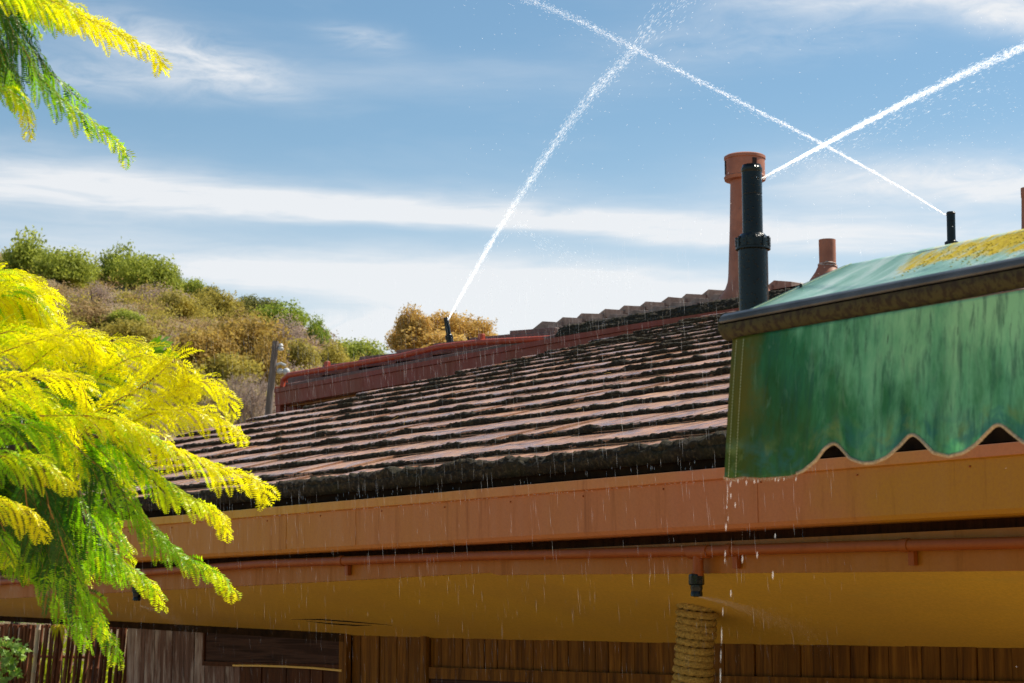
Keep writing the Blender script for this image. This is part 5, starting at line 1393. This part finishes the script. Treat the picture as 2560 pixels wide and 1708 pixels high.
# faint spray from the eave nozzles
for (c, lab, sd_) in (([(1748, 1492), (1830, 1512), (1950, 1555), (2060, 1600)], 'fine fan of spray under the soffit right of the rope post', 6), ([(350, 1515), (400, 1530), (450, 1560), (490, 1585)], 'fine fan of spray under the soffit at the left nozzle', 7)):
    jet([at_u(x, y, UP - i * .03) for i, (x, y) in enumerate(c)], lab, 1500, .004, .075, .0011, sd_, clump=False, core=.9, corew=(.9, .5), mist=.06)
# mist of loose drops against the sky
r = np.random.default_rng(31); n = 420
pxs, pys = r.uniform(1150, 2560, n), r.uniform(20, 700, n); Ys = r.uniform(6, 15, n); P = np.array([at(a, b, c) for a, b, c in zip(pxs, pys, Ys)])
sz = Ys / F
o = link('loose_drops', drops_mesh('loose_drops', P, r.normal([.5, 0, -.6], .4, (n, 3)), sz * r.uniform(1.5, 6, n), sz * r.uniform(.35, 1.0, n)), M_water, kind='stuff', label='loose water drops scattered in the air around the jets', cat='water drops')
# falling water in front of the eaves
n = 3000; s_ = r.uniform(-1.2, 8, n); u_ = r.uniform(-.75, -.04, n); z_ = r.uniform(-1.6, 1.1, n)
P = E0 + G * s_[:, None] + U * u_[:, None] + Z * z_[:, None]
o = link('falling_drops', drops_mesh('falling_drops', P, np.array([.06, 0, -1]) + r.normal(0, .03, (n, 3)), r.uniform(.03, .12, n), r.uniform(.0004, .0009, n)), M_drizzle, kind='stuff', label='fine streaks of falling water in front of the gutter and soffit', cat='water drops')
n = 900; s_ = r.uniform(sA - 7.5, sA, n); z_ = r.uniform(-.9, .6, n)
P = E0 + G * s_[:, None] + U * (UR - r.uniform(.1, 1.2, n))[:, None] + Z * (zg + z_)[:, None]
o = link('falling_drops', drops_mesh('falling_drops', P, np.array([.12, 0, -1]) + r.normal(0, .04, (n, 3)), r.uniform(.06, .2, n), r.uniform(.0007, .0016, n)), M_drizzle, kind='stuff', label='fine streaks of falling water in front of the red gutter', cat='water drops')
# drops hanging under gutter rim, tile edge and awning corner
n = 150; s_ = r.uniform(0, 5, n); P = E0 + G * s_[:, None] + U * (-.016) + Z * (-.050 + r.normal(0, .002, n))[:, None]
o = link('rim_drops', drops_mesh('rim_drops', P, np.tile([0, 0, -1.], (n, 1)), r.uniform(.006, .010, n), r.uniform(.0018, .003, n)), M_water, kind='stuff', label='row of beads of water hanging under the gutter rim', cat='water drops')
n = 90; s_ = r.uniform(-.1, 5.4, n); P = E0 + G * s_[:, None] + U * (.10 + r.normal(0, .02, n))[:, None] + Z * (r.uniform(.005, .07, n))[:, None]
o = link('eave_drops', drops_mesh('eave_drops', P, np.tile([.03, 0, -1.], (n, 1)), r.uniform(.010, .035, n), r.uniform(.0012, .0028, n)), M_water, kind='stuff', label='drops falling from the mossy tile edge into the gutter', cat='water drops')
dp = [(1818, 1198, 2.5, 9), (1826, 1212, 3, 12), (1828, 1206, 3, 10), (1845, 1203, 3, 12), (1866, 1207, 3, 12), (1886, 1204, 4, 10), (1895, 1203, 3, 8), (1938, 1199, 3, 9), (1946, 1200, 3, 9), (1960, 1197, 3, 9), (1990, 1198, 3, 9),
      (1819, 1225, 1.6, 34), (1818, 1248, 1.6, 24), (1827, 1240, 3, 14), (1838, 1263, 3.2, 13), (1817, 1268, 2.5, 9), (1815, 1318, 3.5, 18), (1820, 1297, 2, 12), (1813, 1385, 3, 16), (1812, 1402, 2, 12), (1893, 1388, 3, 16), (1856, 1398, 3.5, 18), (1938, 1340, 3, 12), (1932, 1438, 4, 20), (1827, 1484, 3, 18), (1807, 1530, 2, 20), (1804, 1590, 2.4, 40), (1802, 1640, 2, 30), (1801, 1690, 2.4, 36)]
P = np.array([aw(x, y, -.01) for x, y, _, _ in dp]); kd = P[:, 1] / F
o = link('dripping_drops', drops_mesh('dripping_drops', P, np.tile([-.02, 0, -1.], (len(dp), 1)), np.array([d[3] for d in dp]) * kd * 1.2, np.array([d[2] for d in dp]) * kd * .5), M_water, kind='stuff', smooth=True, label='string of drops falling from the ragged corner of the awning', cat='water drops')
